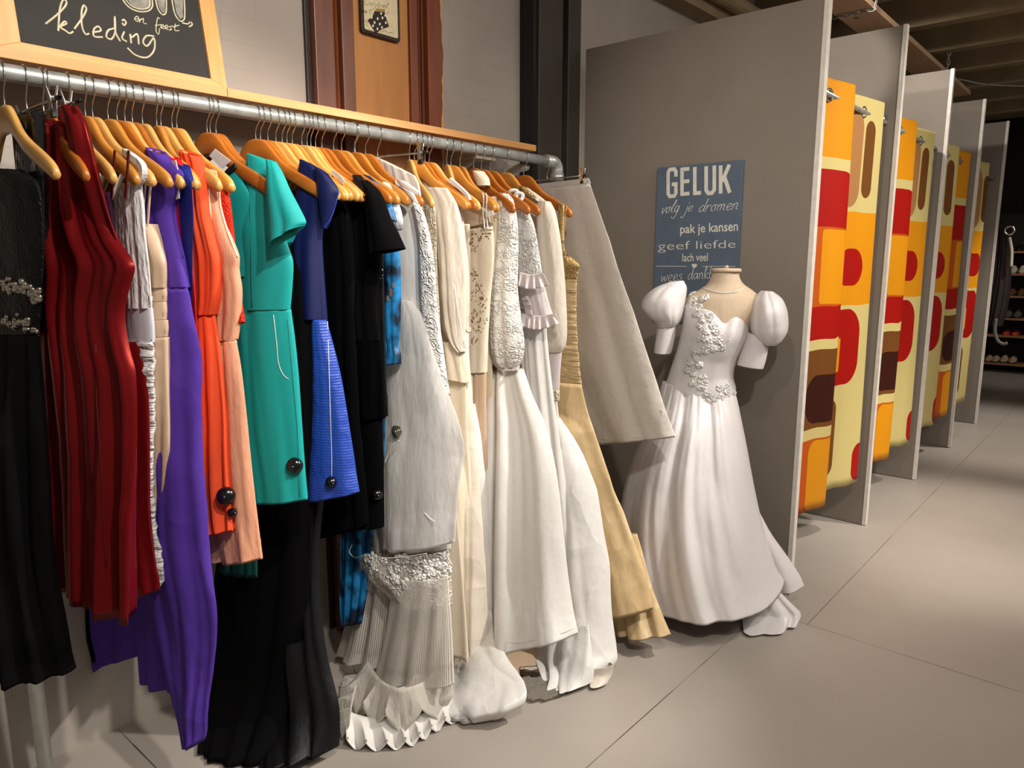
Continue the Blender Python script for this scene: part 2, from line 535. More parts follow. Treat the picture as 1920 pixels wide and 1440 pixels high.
M['chalk'] = plain('chalk', '#c9c0a4', 0.95, noise=0.15, nscale=90)
M['chalk_smear'] = plain('rubbed_chalk', '#8f8a80', 0.95, noise=0.2, nscale=60)
M['sign_blue'] = plain('blue_grey_sign', '#566474', 0.65, noise=0.08, nscale=9)
M['sign_white'] = plain('sign_lettering', '#d9d4c8', 0.7)
M['card'] = plain('cream_card', '#d8c9a4', 0.7, noise=0.08)
M['ink'] = plain('dark_ink', '#2a2018', 0.7)
M['tan'] = plain('tan_ink', '#a5803a', 0.7)
M['dots'] = plain('white_dots', '#e8e2d4', 0.7)
M['bracket'] = plain('white_bracket', '#b9b0a2', 0.5)
M['tag_white'] = plain('white_tag', '#e4dfe0', 0.6)
M['alarm'] = plain('black_plastic', '#08080a', 0.18, spec=0.6)


def structure(name, mb, mat, **kw):
    o = mb.build(name, mat, **kw); o['kind'] = 'structure'; return o


# ------------------------------------------------------------------ room shell
b = MB(); b.box((-2, -4, -0.08), (13.0, 2.40, 0)); structure('floor', b, M['floor'])
YW = 2.297
b = MB(); b.box((-2, YW, 0), (13.0, YW + 0.1, 3.40)); structure('wall_back', b, M['wall'])
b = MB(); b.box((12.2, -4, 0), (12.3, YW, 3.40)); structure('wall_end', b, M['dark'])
b = MB(); b.box((-2, -4, 3.34), (13.0, 2.40, 3.45))
for k in range(-1, 9):
    x = 3.70 + 0.8 * k if k >= 0 else 2.9
    b.hexa([(x - 0.11, -4, 3.34), (x + 0.11, -4, 3.34), (x + 0.055, -4, 3.08), (x - 0.055, -4, 3.08)], (0, YW + 4, 0))
structure('ceiling', b, M['ceiling'])
# duct ledge along the top of the wall
b = MB(); b.box((2.8, 2.17, 2.90), (9.0, YW, 3.06)); b.tube([(2.8, 2.12, 3.0), (9.0, 2.12, 3.0)], 0.05, 14)
structure('trim_1', b, M['ceiling'])

# old door with its frame, behind the shelf
door = empty('door_1', (1.87, YW, 0.0), kind='structure')
def dbox(name, x0, x1, dep, mat, z1=2.75):
    q = MB(door.location); q.box((x0, YW - dep, 0.02), (x1, YW + 0.005, z1))
    return q.build(name, mat, door, bevel=0.003)
dbox('frame_edge', 1.552, 1.575, 0.012, M['groove'])
dbox('door_frame', 1.575, 1.655, 0.036, M['door_trim'])
dbox('groove', 1.655, 1.692, 0.012, M['groove'])
q = MB(door.location); q.tube([(1.674, YW - 0.018, 0.02), (1.674, YW - 0.018, 2.75)], 0.008, 10); q.build('bead_moulding', M['door_trim2'], door, smooth=True)
dbox('door_frame', 1.692, 1.745, 0.030, M['door_trim'])
dbox('door_panel', 1.745, 2.013, 0.018, M['door_panel'])
dbox('door_frame', 2.013, 2.052, 0.030, M['door_trim2'])
dbox('groove', 2.052, 2.098, 0.012, M['groove'])
q = MB(door.location)
for xx in (2.066, 2.084): q.tube([(xx, YW - 0.018, 0.02), (xx, YW - 0.018, 2.75)], 0.006, 10)
q.build('bead_moulding', M['door_trim'], door, smooth=True)
q = MB(door.location)
zz = np.linspace(0.02, 2.75, 90)
edge = [2.172 + 0.006 * math.sin(z * 9) + random.uniform(-0.006, 0.004) for z in zz]
for i in range(len(zz) - 1):
    q.hexa([(2.098, YW - 0.036, zz[i]), (edge[i], YW - 0.036, zz[i]), (edge[i + 1], YW - 0.036, zz[i + 1]), (2.098, YW - 0.036, zz[i + 1])], (0, 0.04, 0))
q.build('door_frame', M['door_trim2'], door)
q = MB(door.location); q.box((2.150, YW - 0.033, 0.02), (2.180, YW + 0.004, 2.75)); q.build('chipped_edge', M['pine_up'], door)

# dark steel column beside the first partition
colm = empty('steel_column', (2.88, 2.24, 0), 'dark olive steel column rising against the brick wall behind the rail end', 'column')
q = MB(colm.location); q.box((2.722, 2.20, 0), (2.90, 2.29, 3.3)); q.build('web', M['steel_dark'], colm, bevel=0.004)
q = MB(colm.location); q.box((2.700, 2.215, 0), (2.721, 2.295, 3.3)); q.build('flange', M['black'], colm)
q = MB(colm.location); q.box((2.901, 2.225, 0), (2.935, 2.295, 3.3)); q.build('flange', M['black'], colm)
q = MB(colm.location); q.box((2.936, 2.195, 0), (3.035, 2.29, 3.3)); q.build('web', M['steel_dark'], colm, bevel=0.004)

# ------------------------------------------------------------------ wooden shelf over the rail
shelf = empty('wall_shelf', (1.2, 2.297, 1.909), 'long pine shelf board fixed to the wall above the clothes rail', 'shelf')
q = MB(shelf.location); q.box((-0.3, 2.05, 1.909), (1.124, 2.296, 1.9345)); q.box((1.1255, 2.05, 1.909), (2.52, 2.296, 1.9345)); q.build('shelf_board', M['pine'], shelf, bevel=0.0015)
for x in (0.30, 2.24):
    q = MB(shelf.location)
    q.box((x, 2.14, 1.862), (x + 0.12, 2.296, 1.9088)); q.hexa([(x + .02, 2.296, 1.80), (x + .02, 2.285, 1.80), (x + .02, 2.16, 1.862), (x + .02, 2.296, 1.862)], (0.02, 0, 0))
    q.build('bracket', M['bracket'], shelf)

# ------------------------------------------------------------------ chalkboard leaning on the shelf
LEAN = math.radians(10)
BP = np.array([0, 2.075, 1.936]); BN = np.array([0, -math.cos(LEAN), math.sin(LEAN)]); BU = np.array([0, math.sin(LEAN), math.cos(LEAN)])
def on_board(x, y, lift=0.0):
    d = ray(x, y); return EYE + d * ((BP + BN * lift - EYE) @ BN) / (d @ BN)
def bpt(X, h, lift=0.0):
    return np.array([X, 0, 0]) + BP * np.array([0, 1, 1]) + BU * h + BN * lift
cb = empty('chalkboard', (0.86, 2.09, 1.936), 'framed black chalkboard with chalk handwriting leaning on the pine shelf', 'chalkboard')
x0, x1, xi0, xi1, hi, ht = 0.567, 1.138, 0.626, 1.093, 0.022, 0.80
q = MB(cb.location); q.hexa([bpt(xi0 - .01, hi - .01, -.012), bpt(xi1 + .01, hi - .01, -.012), bpt(xi1 + .01, ht, -.012), bpt(xi0 - .01, ht, -.012)], BN * 0.004)
q.build('slate', M['board'], cb)
for nm, quad, mt in (('frame_rail', [bpt(x0, 0, -.018), bpt(x1, 0, -.018), bpt(xi1, hi, -.018), bpt(xi0, hi, -.018)], 'pine'),
                     ('frame_rail', [bpt(xi0, ht, -.018), bpt(xi1, ht, -.018), bpt(x1, ht + .05, -.018), bpt(x0, ht + .05, -.018)], 'pine'),
                     ('frame_stile', [bpt(xi1, hi, -.018), bpt(x1, 0, -.018), bpt(x1, ht + .05, -.018), bpt(xi1, ht, -.018)], 'pine_up'),
                     ('frame_stile', [bpt(x0, 0, -.018), bpt(xi0, hi, -.018), bpt(xi0, ht, -.018), bpt(x0, ht + .05, -.018)], 'pine_up')):
    q = MB(cb.location); q.hexa(quad, BN * 0.019); q.build(nm, M[mt], cb, bevel=0.001)
ZB = 460 / 1920
def chalk_lines(strokes, r, name, label):
    q = MB(cb.location)
    for st in strokes:
        st = np.array(st, float) * ZB
        pts = [on_board(x, y, -0.0072) for x, y in catmull(np.c_[st, np.zeros(len(st))], max(8, len(st) * 6))[:, :2]]
        q.tube(pts, r, 6)
    return tag(q.build(name, M['chalk'], cb, smooth=True), label)
kle = [
 [(355, 188), (440, 120), (505, 55), (520, 15), (495, -2), (470, 60), (460, 150), (455, 245)], [(462, 215), (505, 168), (520, 185), (470, 212), (510, 240), (545, 262), (572, 248)],
 [(580, 228), (650, 130), (675, 70), (655, 42), (638, 90), (640, 200), (668, 270), (697, 264)],
 [(722, 255), (788, 240), (770, 208), (735, 228), (735, 285), (802, 292)],
 [(892, 222), (845, 240), (832, 290), (870, 308), (900, 250), (897, 130), (902, 250), (940, 325)],
 [(972, 248), (955, 300), (992, 328)], [(953, 165), (968, 155), (985, 180), (968, 200), (955, 180)],
 [(1018, 268), (1026, 342)], [(1030, 295), (1072, 268), (1086, 350)],
 [(1205, 285), (1145, 282), (1118, 330), (1150, 362), (1202, 300), (1206, 390), (1150, 450), (1060, 432), (995, 375)]]
chalk_lines(kle, 0.0026, 'chalk_word', 'large chalk word kleding')
en = [[(1050, 152), (1085, 145), (1072, 128), (1052, 148), (1072, 168), (1095, 152)], [(1095, 148), (1092, 178)], [(1095, 162), (1120, 145), (1122, 180), (1148, 187)],
 [(1252, 150), (1235, 138), (1224, 190), (1222, 250), (1240, 268), (1248, 222)], [(1212, 200), (1262, 194)],
 [(1258, 216), (1285, 206), (1270, 194), (1258, 218), (1285, 228)], [(1288, 222), (1316, 210), (1302, 198), (1290, 222), (1318, 232)],
 [(1352, 204), (1328, 210), (1342, 230), (1322, 238)], [(1372, 188), (1368, 238), (1402, 240)], [(1350, 212), (1402, 198)]]
chalk_lines(en, 0.0014, 'chalk_words', 'small chalk words en feest')
big = [[(940, -30), (1000, 50), (1080, 90), (1160, 86), (1192, 50), (1185, -30)], [(960, -30), (1020, 40), (1085, 70), (1150, 66), (1172, 40), (1165, -30)],
 [(1212, -30), (1235, 70), (1272, 118), (1298, 100), (1300, -30)], [(1340, -30), (1368, 110), (1412, 168), (1442, 150), (1440, -30)],
 [(1425, 180), (1470, 188), (1485, 172)], [(1495, 172), (1503, 195), (1478, 212)]]
chalk_lines(big, 0.0022, 'chalk_letters', 'bottoms of large outlined chalk letters')
q = MB(cb.location)
for poly in ([(975, -30), (1030, 38), (1085, 66), (1148, 60), (1168, 36), (1160, -30)], [(1222, -30), (1245, 65), (1272, 105), (1290, 92), (1290, -30)], [(1355, -30), (1380, 105), (1412, 150), (1432, 135), (1430, -30)]):
    q.hexa([on_board(x * ZB, y * ZB, -0.0078) for x, y in poly], BN * 0.0006)
q.build('chalk_fill', M['chalk_smear'], cb)

# ------------------------------------------------------------------ small framed card on the door panel
YP = YW - 0.030
pic = empty('framed_card', (1.87, YP, 2.26), 'small dark framed card with a black polka dot pouch on the door panel', 'picture')
def pp(x, y, Y=YP): return on_y(560 + x / 5.54, y / 5.54, Y)
q = MB(pic.location)
A, B_, C_, D_ = (1.776, 2.268), (1.955, 2.268), (1.955, 2.450), (1.776, 2.450)
def rr(x0, z0, x1, z1, r, Y):
    pts = []
    for cx, cz, a0 in ((x1 - r, z0 + r, -90), (x1 - r, z1 - r, 0), (x0 + r, z1 - r, 90), (x0 + r, z0 + r, 180)):
        for k in range(5):
            a = math.radians(a0 + 22.5 * k); pts.append((cx + r * math.cos(a), Y, cz + r * math.sin(a)))
    return pts
q.hexa(rr(1.776, 2.266, 1.958, 2.455, 0.012, YP + 0.011), (0, -0.016, 0)); q.build('frame', M['groove'], pic, bevel=0.002)
q = MB(pic.location); q.hexa(rr(1.788, 2.279, 1.946, 2.443, 0.006, YP - 0.005), (0, -0.001, 0)); q.build('card', M['card'], pic)
q = MB(pic.location); q.hexa([pp(x, y, YP - .0062) for x, y in ((790, 112), (892, 125), (912, 200), (938, 278), (862, 305), (800, 348), (765, 290), (714, 210), (765, 175))], (0, -0.0008, 0)); q.build('pouch', M['ink'], pic)
q = MB(pic.location); q.hexa([pp(x, y, YP - .0072) for x, y in ((802, 88), (896, 96), (894, 126), (800, 118))], (0, -0.0006, 0)); q.build('pouch_band', M['tan'], pic)
q = MB(pic.location)
for x, y in ((758, 182), (820, 194), (870, 186), (905, 236), (788, 234), (842, 250), (856, 140), (818, 300), (772, 268), (900, 160), (865, 285)):
    q.hexa([pp(x + 9 * math.cos(a), y + 15 * math.sin(a), YP - .0072) for a in np.linspace(0, 5.5, 8)], (0, -0.0006, 0))
q.build('dots', M['dots'], pic)
q = MB(pic.location)
for st in [[(700, 5), (672, 20), (690, 50), (735, 45), (740, 10)]] + hand_strokes('oybel', (735, 58), (930, 88), 30, .3):
    q.tube([pp(x, y, YP - .0065) for x, y in np.asarray(st)[:, :2]], 0.0005, 5)
for st in ([(652, 100), (655, 128)], [(652, 100), (668, 130)], [(668, 130), (667, 104)], [(680, 108), (674, 120), (680, 134), (687, 120), (680, 108)], [(694, 108), (695, 136)], [(694, 108), (708, 138)], [(708, 138), (706, 112)]):
    q.tube([pp(x, y, YP - .0065) for x, y in st], 0.0007, 5)
for st in ([(672, 270), (690, 310), (740, 345), (780, 350)], [(745, 150), (735, 110), (775, 95)], [(900, 170), (935, 120)], [(860, 330), (900, 320), (930, 345), (960, 335), (985, 350)], [(665, 215), (700, 225), (715, 245)], [(700, 265), (720, 262)]):
    q.tube([pp(x, y, YP - .0065) for x, y in catmull(np.c_[np.array(st, float), np.zeros(len(st))], 14)[:, :2]], 0.0006, 5)
for k in range(14):
    q.tube([pp(690 + k * 17, 338 + k * 4.5, YP - .0065), pp(698 + k * 17, 346 + k * 4.5, YP - .0065)], 0.0006, 4)
q.build('script_ink', M['ink'], pic)

# ------------------------------------------------------------------ the clothes rail of galvanised tube
YR, ZR, RR = 1.9, 1.846, 0.0185
rail = empty('clothes_rail', (1.2, YR, 0), 'long galvanised tube clothes rail with corner elbow, holding all the gowns', 'clothes rail')
q = MB(rail.location); q.tube([(-0.6, YR, ZR), (2.44, YR, ZR)], RR, 24); q.build('rail', M['galv'], rail, smooth=True)
q = MB(rail.location)
q.tube([(2.40, YR, ZR)] + [(2.443 + 0.03 * math.sin(a), YR, ZR - 0.03 + 0.03 * math.cos(a)) for a in np.linspace(0, math.pi / 2, 8)] + [(2.473, YR, ZR - 0.07)], 0.0245, 20)
q.tube([(2.473, YR, ZR - 0.045), (2.473, YR, ZR - 0.072)], 0.0275, 20)
q.build('elbow', M['cast'], rail, smooth=True)
q = MB(rail.location); q.tube([(2.473, YR, 0.01), (2.473, YR, ZR - 0.06)], RR, 20); q.build('post', M['galv'], rail, smooth=True)
PXL, PYL = 0.517, 2.13
q = MB(rail.location); q.tube([(PXL, PYL, 0.01), (PXL, PYL, ZR - 0.01)], RR, 20); q.build('post', M['lit_post'], rail, smooth=True)
q = MB(rail.location); q.tube([(PXL, PYL, ZR - 0.06), (PXL, PYL, ZR + 0.02)], 0.0245, 20); q.tube([(PXL, PYL, ZR), (PXL, YR + 0.01, ZR)], RR, 20); q.build('tee', M['cast'], rail, smooth=True)
for x, yy in ((2.473, YR), (PXL, PYL)):
    q = MB(rail.location); q.lathe((x, yy, 0), [(0.05, 0.0), (0.05, 0.008), (0.027, 0.012), (0.025, 0.04), (0.019, 0.042)]); q.build('base_flange', M['cast'], rail, smooth=True)
q = MB(rail.location); q.tube([(2.30, YR + 0.02, ZR - 0.03), (2.36, YW - 0.01, ZR - 0.05)], 0.016, 14); q.lathe((2.36, YW - 0.02, ZR - 0.05), [(0.03, -0.03), (0.03, 0.03)]); q.build('wall_tie', M['galv'], rail, smooth=True)

# ------------------------------------------------------------------ fitting room partitions
PX = [3.07, 4.195, 5.32, 6.445, 7.57]
ORD = ['first', 'second', 'third', 'fourth', 'fifth']
PT = [2.455, 2.60, 2.60, 2.60, 2.60]
PLAB = ['grey fitting room partition nearest the rack, the blue word sign hanging on it',
        'grey fitting room partition with white edge, second from the word sign',
        'grey fitting room partition with white edge, third from the word sign',
        'grey fitting room partition with white edge, fourth from the word sign',
        'grey fitting room partition with white edge, last before the shoe rack']
for k, x in enumerate(PX):
    p = empty('partition', (x, 1.6, 0), PLAB[k], 'partition', 'fitting room partitions')
    zt = PT[k]
    q = MB(p.location); q.box((x, 1.06, 0.004), (x + 0.030, 2.294 if k else 2.19, zt)); q.build('board', M['panel'], p)
    q = MB(p.location); q.box((x - 0.002, 1.050, 0.003), (x + 0.032, 1.0595, zt + 0.003)); q.box((x - 0.002, 1.0595, 0.003), (x - 0.0002, 1.070, zt + 0.003)); q.box((x + 0.0302, 1.0595, 0.003), (x + 0.032, 1.070, zt + 0.003))
    q.build('edge_strip', M['white_strip'], p, bevel=0.001)


def mat_curtain():
    m, nt, b, tc = new_mat('retro_curtain')
    g = bpy.data.node_groups.new('rounded_rect', 'ShaderNodeTree')
    for nm in ('X', 'Y', 'cx', 'cy', 'hx', 'hy', 'r'):
        g.interface.new_socket(nm, in_out='INPUT', socket_type='NodeSocketFloat')
    g.interface.new_socket('Fac', in_out='OUTPUT', socket_type='NodeSocketFloat')
    gt = NT(g); gi = gt.n('NodeGroupInput'); go = gt.n('NodeGroupOutput')
    I = gi.outputs
    def half(p, c, h):
        d = gt.math('ABSOLUTE', gt.math('SUBTRACT', I[p], I[c]))
        return gt.math('MAXIMUM', gt.math('SUBTRACT', d, gt.math('SUBTRACT', I[h], I['r'])), 0.0)
    ax, ay = half('X', 'cx', 'hx'), half('Y', 'cy', 'hy')
    ln = gt.math('SQRT', gt.math('ADD', gt.math('MULTIPLY', ax, ax), gt.math('MULTIPLY', ay, ay)))
    gt.l(gt.math('LESS_THAN', ln, I['r']), go.inputs[0])
    uv = nt.n('ShaderNodeSeparateXYZ'); nt.l(tc.outputs['UV'], uv.inputs[0])
    X = nt.math('MODULO', nt.math('ADD', uv.outputs[0], 1.1 * 4), 1.1); Y = uv.outputs[1]
    AMB, RED, CRE, BRN, DBR, TAN, ORG = '#e89c0c', '#b00e02', '#dccb86', '#7a4a1c', '#3c1408', '#b98450', '#cc5c10'
    spec = [  # cx, cy, hx, hy, r, colour
        (0.24, 2.08, 0.27, 0.19, 0.08, AMB), (0.24, 1.468, 0.27, 0.372, 0.12, RED), (0.29, 1.42, 0.22, 0.175, 0.12, ORG), (0.39, 1.42, 0.14, 0.165, 0.02, AMB),
        (0.24, 0.868, 0.27, 0.182, 0.05, BRN), (0.36, 0.82, 0.17, 0.112, 0.09, DBR), (0.24, 0.45, 0.27, 0.185, 0.08, ORG), (0.38, 0.45, 0.14, 0.175, 0.06, AMB),
        (0.69, 1.925, 0.09, 0.225, 0.09, TAN), (0.85, 1.93, 0.05, 0.18, 0.05, BRN), (0.80, 1.455, 0.24, 0.225, 0.02, AMB), (0.76, 1.415, 0.12, 0.09, 0.09, RED),
        (0.73, 1.02, 0.17, 0.19, 0.12, RED), (0.65, 0.985, 0.07, 0.085, 0.01, AMB), (0.65, 0.565, 0.08, 0.20, 0.06, BRN), (0.98, 0.40, 0.07, 0.10, 0.06, RED)]
    col = lin(CRE)
    for cx, cy, hx, hy, r, c in spec:
        nd = nt.n('ShaderNodeGroup'); nd.node_tree = g
        nt.l(X, nd.inputs['X']); nt.l(Y, nd.inputs['Y'])
        for nm, v in zip(('cx', 'cy', 'hx', 'hy', 'r'), (cx, cy, hx, hy, r)): nd.inputs[nm].default_value = v
        col = nt.mix(nd.outputs[0], col, lin(c))
    nt.l(col, b.inputs['Base Color'])
    b.inputs['Roughness'].default_value = 0.5; b.inputs['Sheen Weight'].default_value = 0.0; b.inputs['Specular IOR Level'].default_value = 0.3
    tr = nt.n('ShaderNodeBsdfTranslucent'); nt.l(col, tr.inputs[0])
    mx = nt.n('ShaderNodeMixShader'); mx.inputs[0].default_value = 0.25
    nt.l(b.outputs[0], mx.inputs[1]); nt.l(tr.outputs[0], mx.inputs[2])
    nt.l(mx.outputs[0], m.node_tree.nodes['Material Output'].inputs[0])
    return m


M['curtain'] = mat_curtain()
def curtain(x0, length, yc, amp, period, phase, off, name='curtain'):
    n = 260
    key = []; x = 0.0; k = 0
    while x < length:
        key += [(x, yc + amp), (x + period * .45, yc), (x + period * .86, yc - amp * .9), (x + period * .93, yc - amp * .6), (x + period * .97, yc + amp * .3)]
        x += period
    key = np.array(key); key = key[key[:, 0] <= length + .02]
    P = catmull(np.c_[key, np.zeros(len(key))], n); xs = P[:, 0]; ys = P[:, 1]
    ds = np.hypot(np.diff(xs), np.diff(ys)); s = np.concatenate([[0], np.cumsum(ds)]) + off
    rows = np.concatenate([np.linspace(2.21, 2.14, 6), np.linspace(2.1, 0.29, 40)])
    V = []; F = []; UV = []
    for i, z in enumerate(rows):
        dn = (2.21 - z) / 1.92
        for j in range(n):
            k = 1 + 0.15 * dn
            V.append((x0 + xs[j] + 0.012 * dn * math.sin(j * 0.05), yc + (ys[j] - yc) * k + 0.006 * math.sin(3 * dn + j * 0.03), z + 0.004 * math.sin(j * 0.11) * dn))
            UV.append((s[j], z))
    for i in range(len(rows) - 1):
        for j in range(n - 1):
            F.append((i * n + j, (i + 1) * n + j, (i + 1) * n + j + 1, i * n + j + 1))
    me = bpy.data.meshes.new(name)
    root = empty('curtain', (x0 + length / 2, yc, 0.29), 'x', 'curtain', 'fitting room curtains')
    org = np.array(root.location)
    me.from_pydata([tuple(np.array(v) - org) for v in V], [], F)
    ul = me.uv_layers.new(name='UVMap')
    idx = np.empty(len(me.loops), int); me.loops.foreach_get('vertex_index', idx)
    ul.data.foreach_set('uv', np.array(UV)[idx].ravel())
    o = finish('curtain_cloth', me, M['curtain'], root)
    md = o.modifiers.new('thickness', 'SOLIDIFY'); md.thickness = 0.002
    for j in range(n - 1):
        if (ys[j] - yc) * (ys[j + 1] - yc) <= 0:
            c = np.array([x0 + xs[j], ys[j], 2.14]); t = np.array([xs[j + 1] - xs[j], ys[j + 1] - ys[j], 0]); t /= np.linalg.norm(t); nn = np.array([-t[1], t[0], 0])
            q = MB(org); q.tube([c + 0.024 * (math.cos(a) * t + math.sin(a) * np.array([0, 0, 1])) for a in np.linspace(0, 2 * math.pi, 19)], 0.0055, 8)
            q.build('eyelet', M['chrome'], root, smooth=True)
    return root
CUL = ['retro orange and red curtain in the first booth, right behind the word sign partition',
       'retro orange and red curtain gathered in the second booth from the word sign',
       'retro patterned curtain in the third booth, red dot on amber beside the white edge',
       'retro patterned curtain in the fourth booth from the word sign',
       'retro patterned curtain in the farthest booth, beside the dark coat']
for k, x in enumerate(PX[:4]):
    c = curtain(x + 0.05 + (0, .02, .10, .16)[k], 0.96 - (0, .05, .1, .2)[k], 1.118, 0.042, (.49, .47, .44, .42)[k], 0, (0, 0.02, 0.56, 0.5)[k])
    c['label'] = CUL[k]
    r = MB((x + 0.56, 1.115, 2.14)); r.tube([(x + 0.037, 1.115, 2.14), (x + 1.124, 1.115, 2.14)], 0.011, 12)
    r = r.build('curtain_rod', M['galv'], smooth=True); r.location = (x + 0.56, 1.115, 2.14)
    tag(r, 'thin metal curtain rod across the %s booth from the word sign' % ORD[k], 'rod', 'curtain rods')

# ------------------------------------------------------------------ blue word sign on the first partition
XS = PX[0] - 0.018
sign = empty('word_sign', (XS, 1.562, 1.2), 'blue grey wooden sign of white Dutch words hanging on the grey partition', 'sign')
q = MB(sign.location); q.box((XS, 1.357, 1.17), (XS + 0.0165, 1.768, 1.868)); q.build('sign_board', M['sign_blue'], sign, bevel=0.0015)
def sp(x, y, lift=0.0006): return on_x(1150 + x / 2.77, 280 + y / 2.77, XS - lift)
SN = np.array([-1.0, 0, 0])
_lift = [0]
def sband(q, pts, wid):
    _lift[0] = (_lift[0] + 1) % 7
    q.ribbon([sp(x, y, 0) for x, y in pts], wid, SN, 0.0010 + 0.0001 * _lift[0])
q = MB(sign.location)
W = 0.0165
def blk(l, r, tl, bl, tr, br):   # frame of a letter: bilinear helper
    return lambda u, v: (l + (r - l) * u, (tl + (tr - tl) * u) * (1 - v) + (bl + (br - bl) * u) * v)
g = blk(283, 325, 102, 250, 97, 246)
sband(q, [g(1, .30), g(1, .12), g(.8, .03), g(.25, .03), g(.05, .12), g(.05, .88), g(.25, .97), g(.8, .97), g(1, .88), g(1, .56), g(.5, .56)], W)
e = blk(355, 395, 96, 242, 92, 238)
sband(q, [e(.05, 0), e(.05, 1)], W); [sband(q, [e(0, v), e(1, v)], W) for v in (.06, .5, .94)]
l = blk(420, 455, 92, 238, 88, 234)
sband(q, [l(.1, 0), l(.1, 1)], W); sband(q, [l(0, .94), l(1, .94)], W)
u = blk(480, 527, 88, 234, 84, 230)
sband(q, [u(.05, 0), u(.05, .86), u(.3, .97), u(.7, .97), u(.95, .86), u(.95, 0)], W)
k = blk(555, 606, 84, 230, 79, 226)
sband(q, [k(.05, 0), k(.05, 1)], W); sband(q, [k(.95, 0), k(.2, .58)], W); sband(q, [k(.42, .40), k(.98, 1)], W)
tag(q.build('lettering', M['sign_white'], sign), 'bold white capitals GELUK')
def hand_on_sign(words, r, label):
    q = MB(sign.location)
    for s, p0, p1, xh, sl in words:
        for st in hand_strokes(s, p0, p1, xh, sl):
            q.tube([sp(x, y, 0.0008) for x, y in st[:, :2]], r, 6)
    tag(q.build('lettering', M['sign_white'], sign, smooth=True), label)
hand_on_sign([('volg', (242, 336), (335, 325), 32, .45), ('je', (365, 326), (408, 322), 30, .45), ('dromen', (438, 328), (645, 312), 34, .40)], 0.0015, 'white brush script volg je dromen')
hand_on_sign([('wees', (242, 690), (358, 680), 34, .15), ('dankbaar', (384, 678), (600, 664), 32, .15)], 0.0012, 'white handwriting wees dankbaar')


def text_mesh(s, x0, x1, ytl, ybl, ytr, ybr, fat, label):
    """print fitted between sign positions (pixel frame of the sign face)"""
    cu = bpy.data.curves.new('print', 'FONT'); cu.body = s; cu.size = 1; cu.offset = fat; cu.resolution_u = 3
    ob = bpy.data.objects.new('print', cu); COL.objects.link(ob)
    bpy.context.view_layer.update()
    me = bpy.data.meshes.new_from_object(ob.evaluated_get(bpy.context.evaluated_depsgraph_get()))
    bpy.data.objects.remove(ob)
    P = np.array([v.co[:2] for v in me.vertices]); lo = P.min(0); hi = P.max(0)
    U = (P - lo) / (hi - lo)
    for v, (a, c) in zip(me.vertices, U):
        yt = ytl + (ytr - ytl) * a; yb = ybl + (ybr - ybl) * a
        v.co = Vector(sp(x0 + (x1 - x0) * a, yb + (yt - yb) * c, 0.0010) - np.array(sign.location))
    me.update()
    return tag(finish('lettering', me, M['sign_white'], sign, smooth=False), label)
text_mesh('pak je kansen', 347, 647, 392, 452, 372, 440, 0.012, 'white condensed print pak je kansen')
text_mesh('geef liefde', 232, 634, 480, 538, 470, 524, -0.012, 'thin white print geef liefde')
text_mesh('lach veel', 358, 491, 541, 583, 537, 580, 0.006, 'white condensed print lach veel')
q = MB(sign.location)
sband(q, [(222, 607), (380, 608)], 0.0014 * 1.6); sband(q, [(463, 608), (635, 608)], 0.0014 * 1.6)
q.build('rule_lines', M['sign_white'], sign)
q = MB(sign.location)
hp = [(421 + 15 * (16 * math.sin(t) ** 3) / 17, 605 - 15 * (13 * math.cos(t) - 5 * math.cos(2 * t) - 2 * math.cos(3 * t) - math.cos(4 * t)) / 17) for t in np.linspace(0, 2 * math.pi, 25)[:-1]]
q.hexa([sp(x, y, 0) for x, y in hp], SN * 0.001); q.build('heart', M['sign_white'], sign)

# ------------------------------------------------------------------ plank hung on chains under the ceiling
plank = empty('hanging_plank', (6.4, 1.55, 2.94), 'long pine plank hung from chains above the fitting rooms', 'plank')
M['plank'] = wood('pale_plank', '#f0cba6', '#e2b68c', 0.6, 0)
q = MB(plank.location); q.box((4.3, 1.44, 2.94), (8.05, 1.66, 2.975)); q.build('plank_board', M['plank'], plank, bevel=0.002)
def chain(x):
    q = MB((x, 1.55, 2.93))
    path = [(x, 1.415, 3.30)] + [(x, 1.42, z) for z in np.arange(3.27, 2.96, -0.035)] + [(x, y, 2.930) for y in np.arange(1.43, 1.68, 0.035)] + [(x, 1.68, z) for z in np.arange(2.96, 3.31, 0.035)]
    for i in range(len(path) - 1):
        a = np.array(path[i]); c = np.array(path[i + 1]); m = (a + c) / 2; d = c - a; L = np.linalg.norm(d); d /= L
        s = np.array([1.0, 0, 0]) if i % 2 else np.cross(d, [1.0, 0, 0])
        q.tube([m + d * L * 0.68 * math.cos(t) + s * 0.011 * math.sin(t) for t in np.linspace(0, 2 * math.pi, 13)], 0.0032, 6, cap=False)
    o = q.build('hanging_chain', M['galv'], smooth=True); o.location = (x, 1.55, 2.93)
    return o
tag(chain(4.95), 'steel chain looped under the hanging plank at its near end', 'chain', 'plank chains')
tag(chain(6.95), 'steel chain looped under the hanging plank towards its far end', 'chain', 'plank chains')
q = MB((8.0, 1.2, 3.0)); q.tube(catmull([(7.3, 1.66, 2.97), (7.6, 1.5, 3.01), (8.0, 1.3, 3.0), (8.6, 0.9, 3.02), (9.4, 0.5, 3.03)], 30), 0.006, 6)
o = q.build('cable', M['bracket'], smooth=True); o.location = (8.0, 1.2, 3.0); tag(o, 'thin pale cable sagging below the ceiling ribs past the plank end', 'cable')

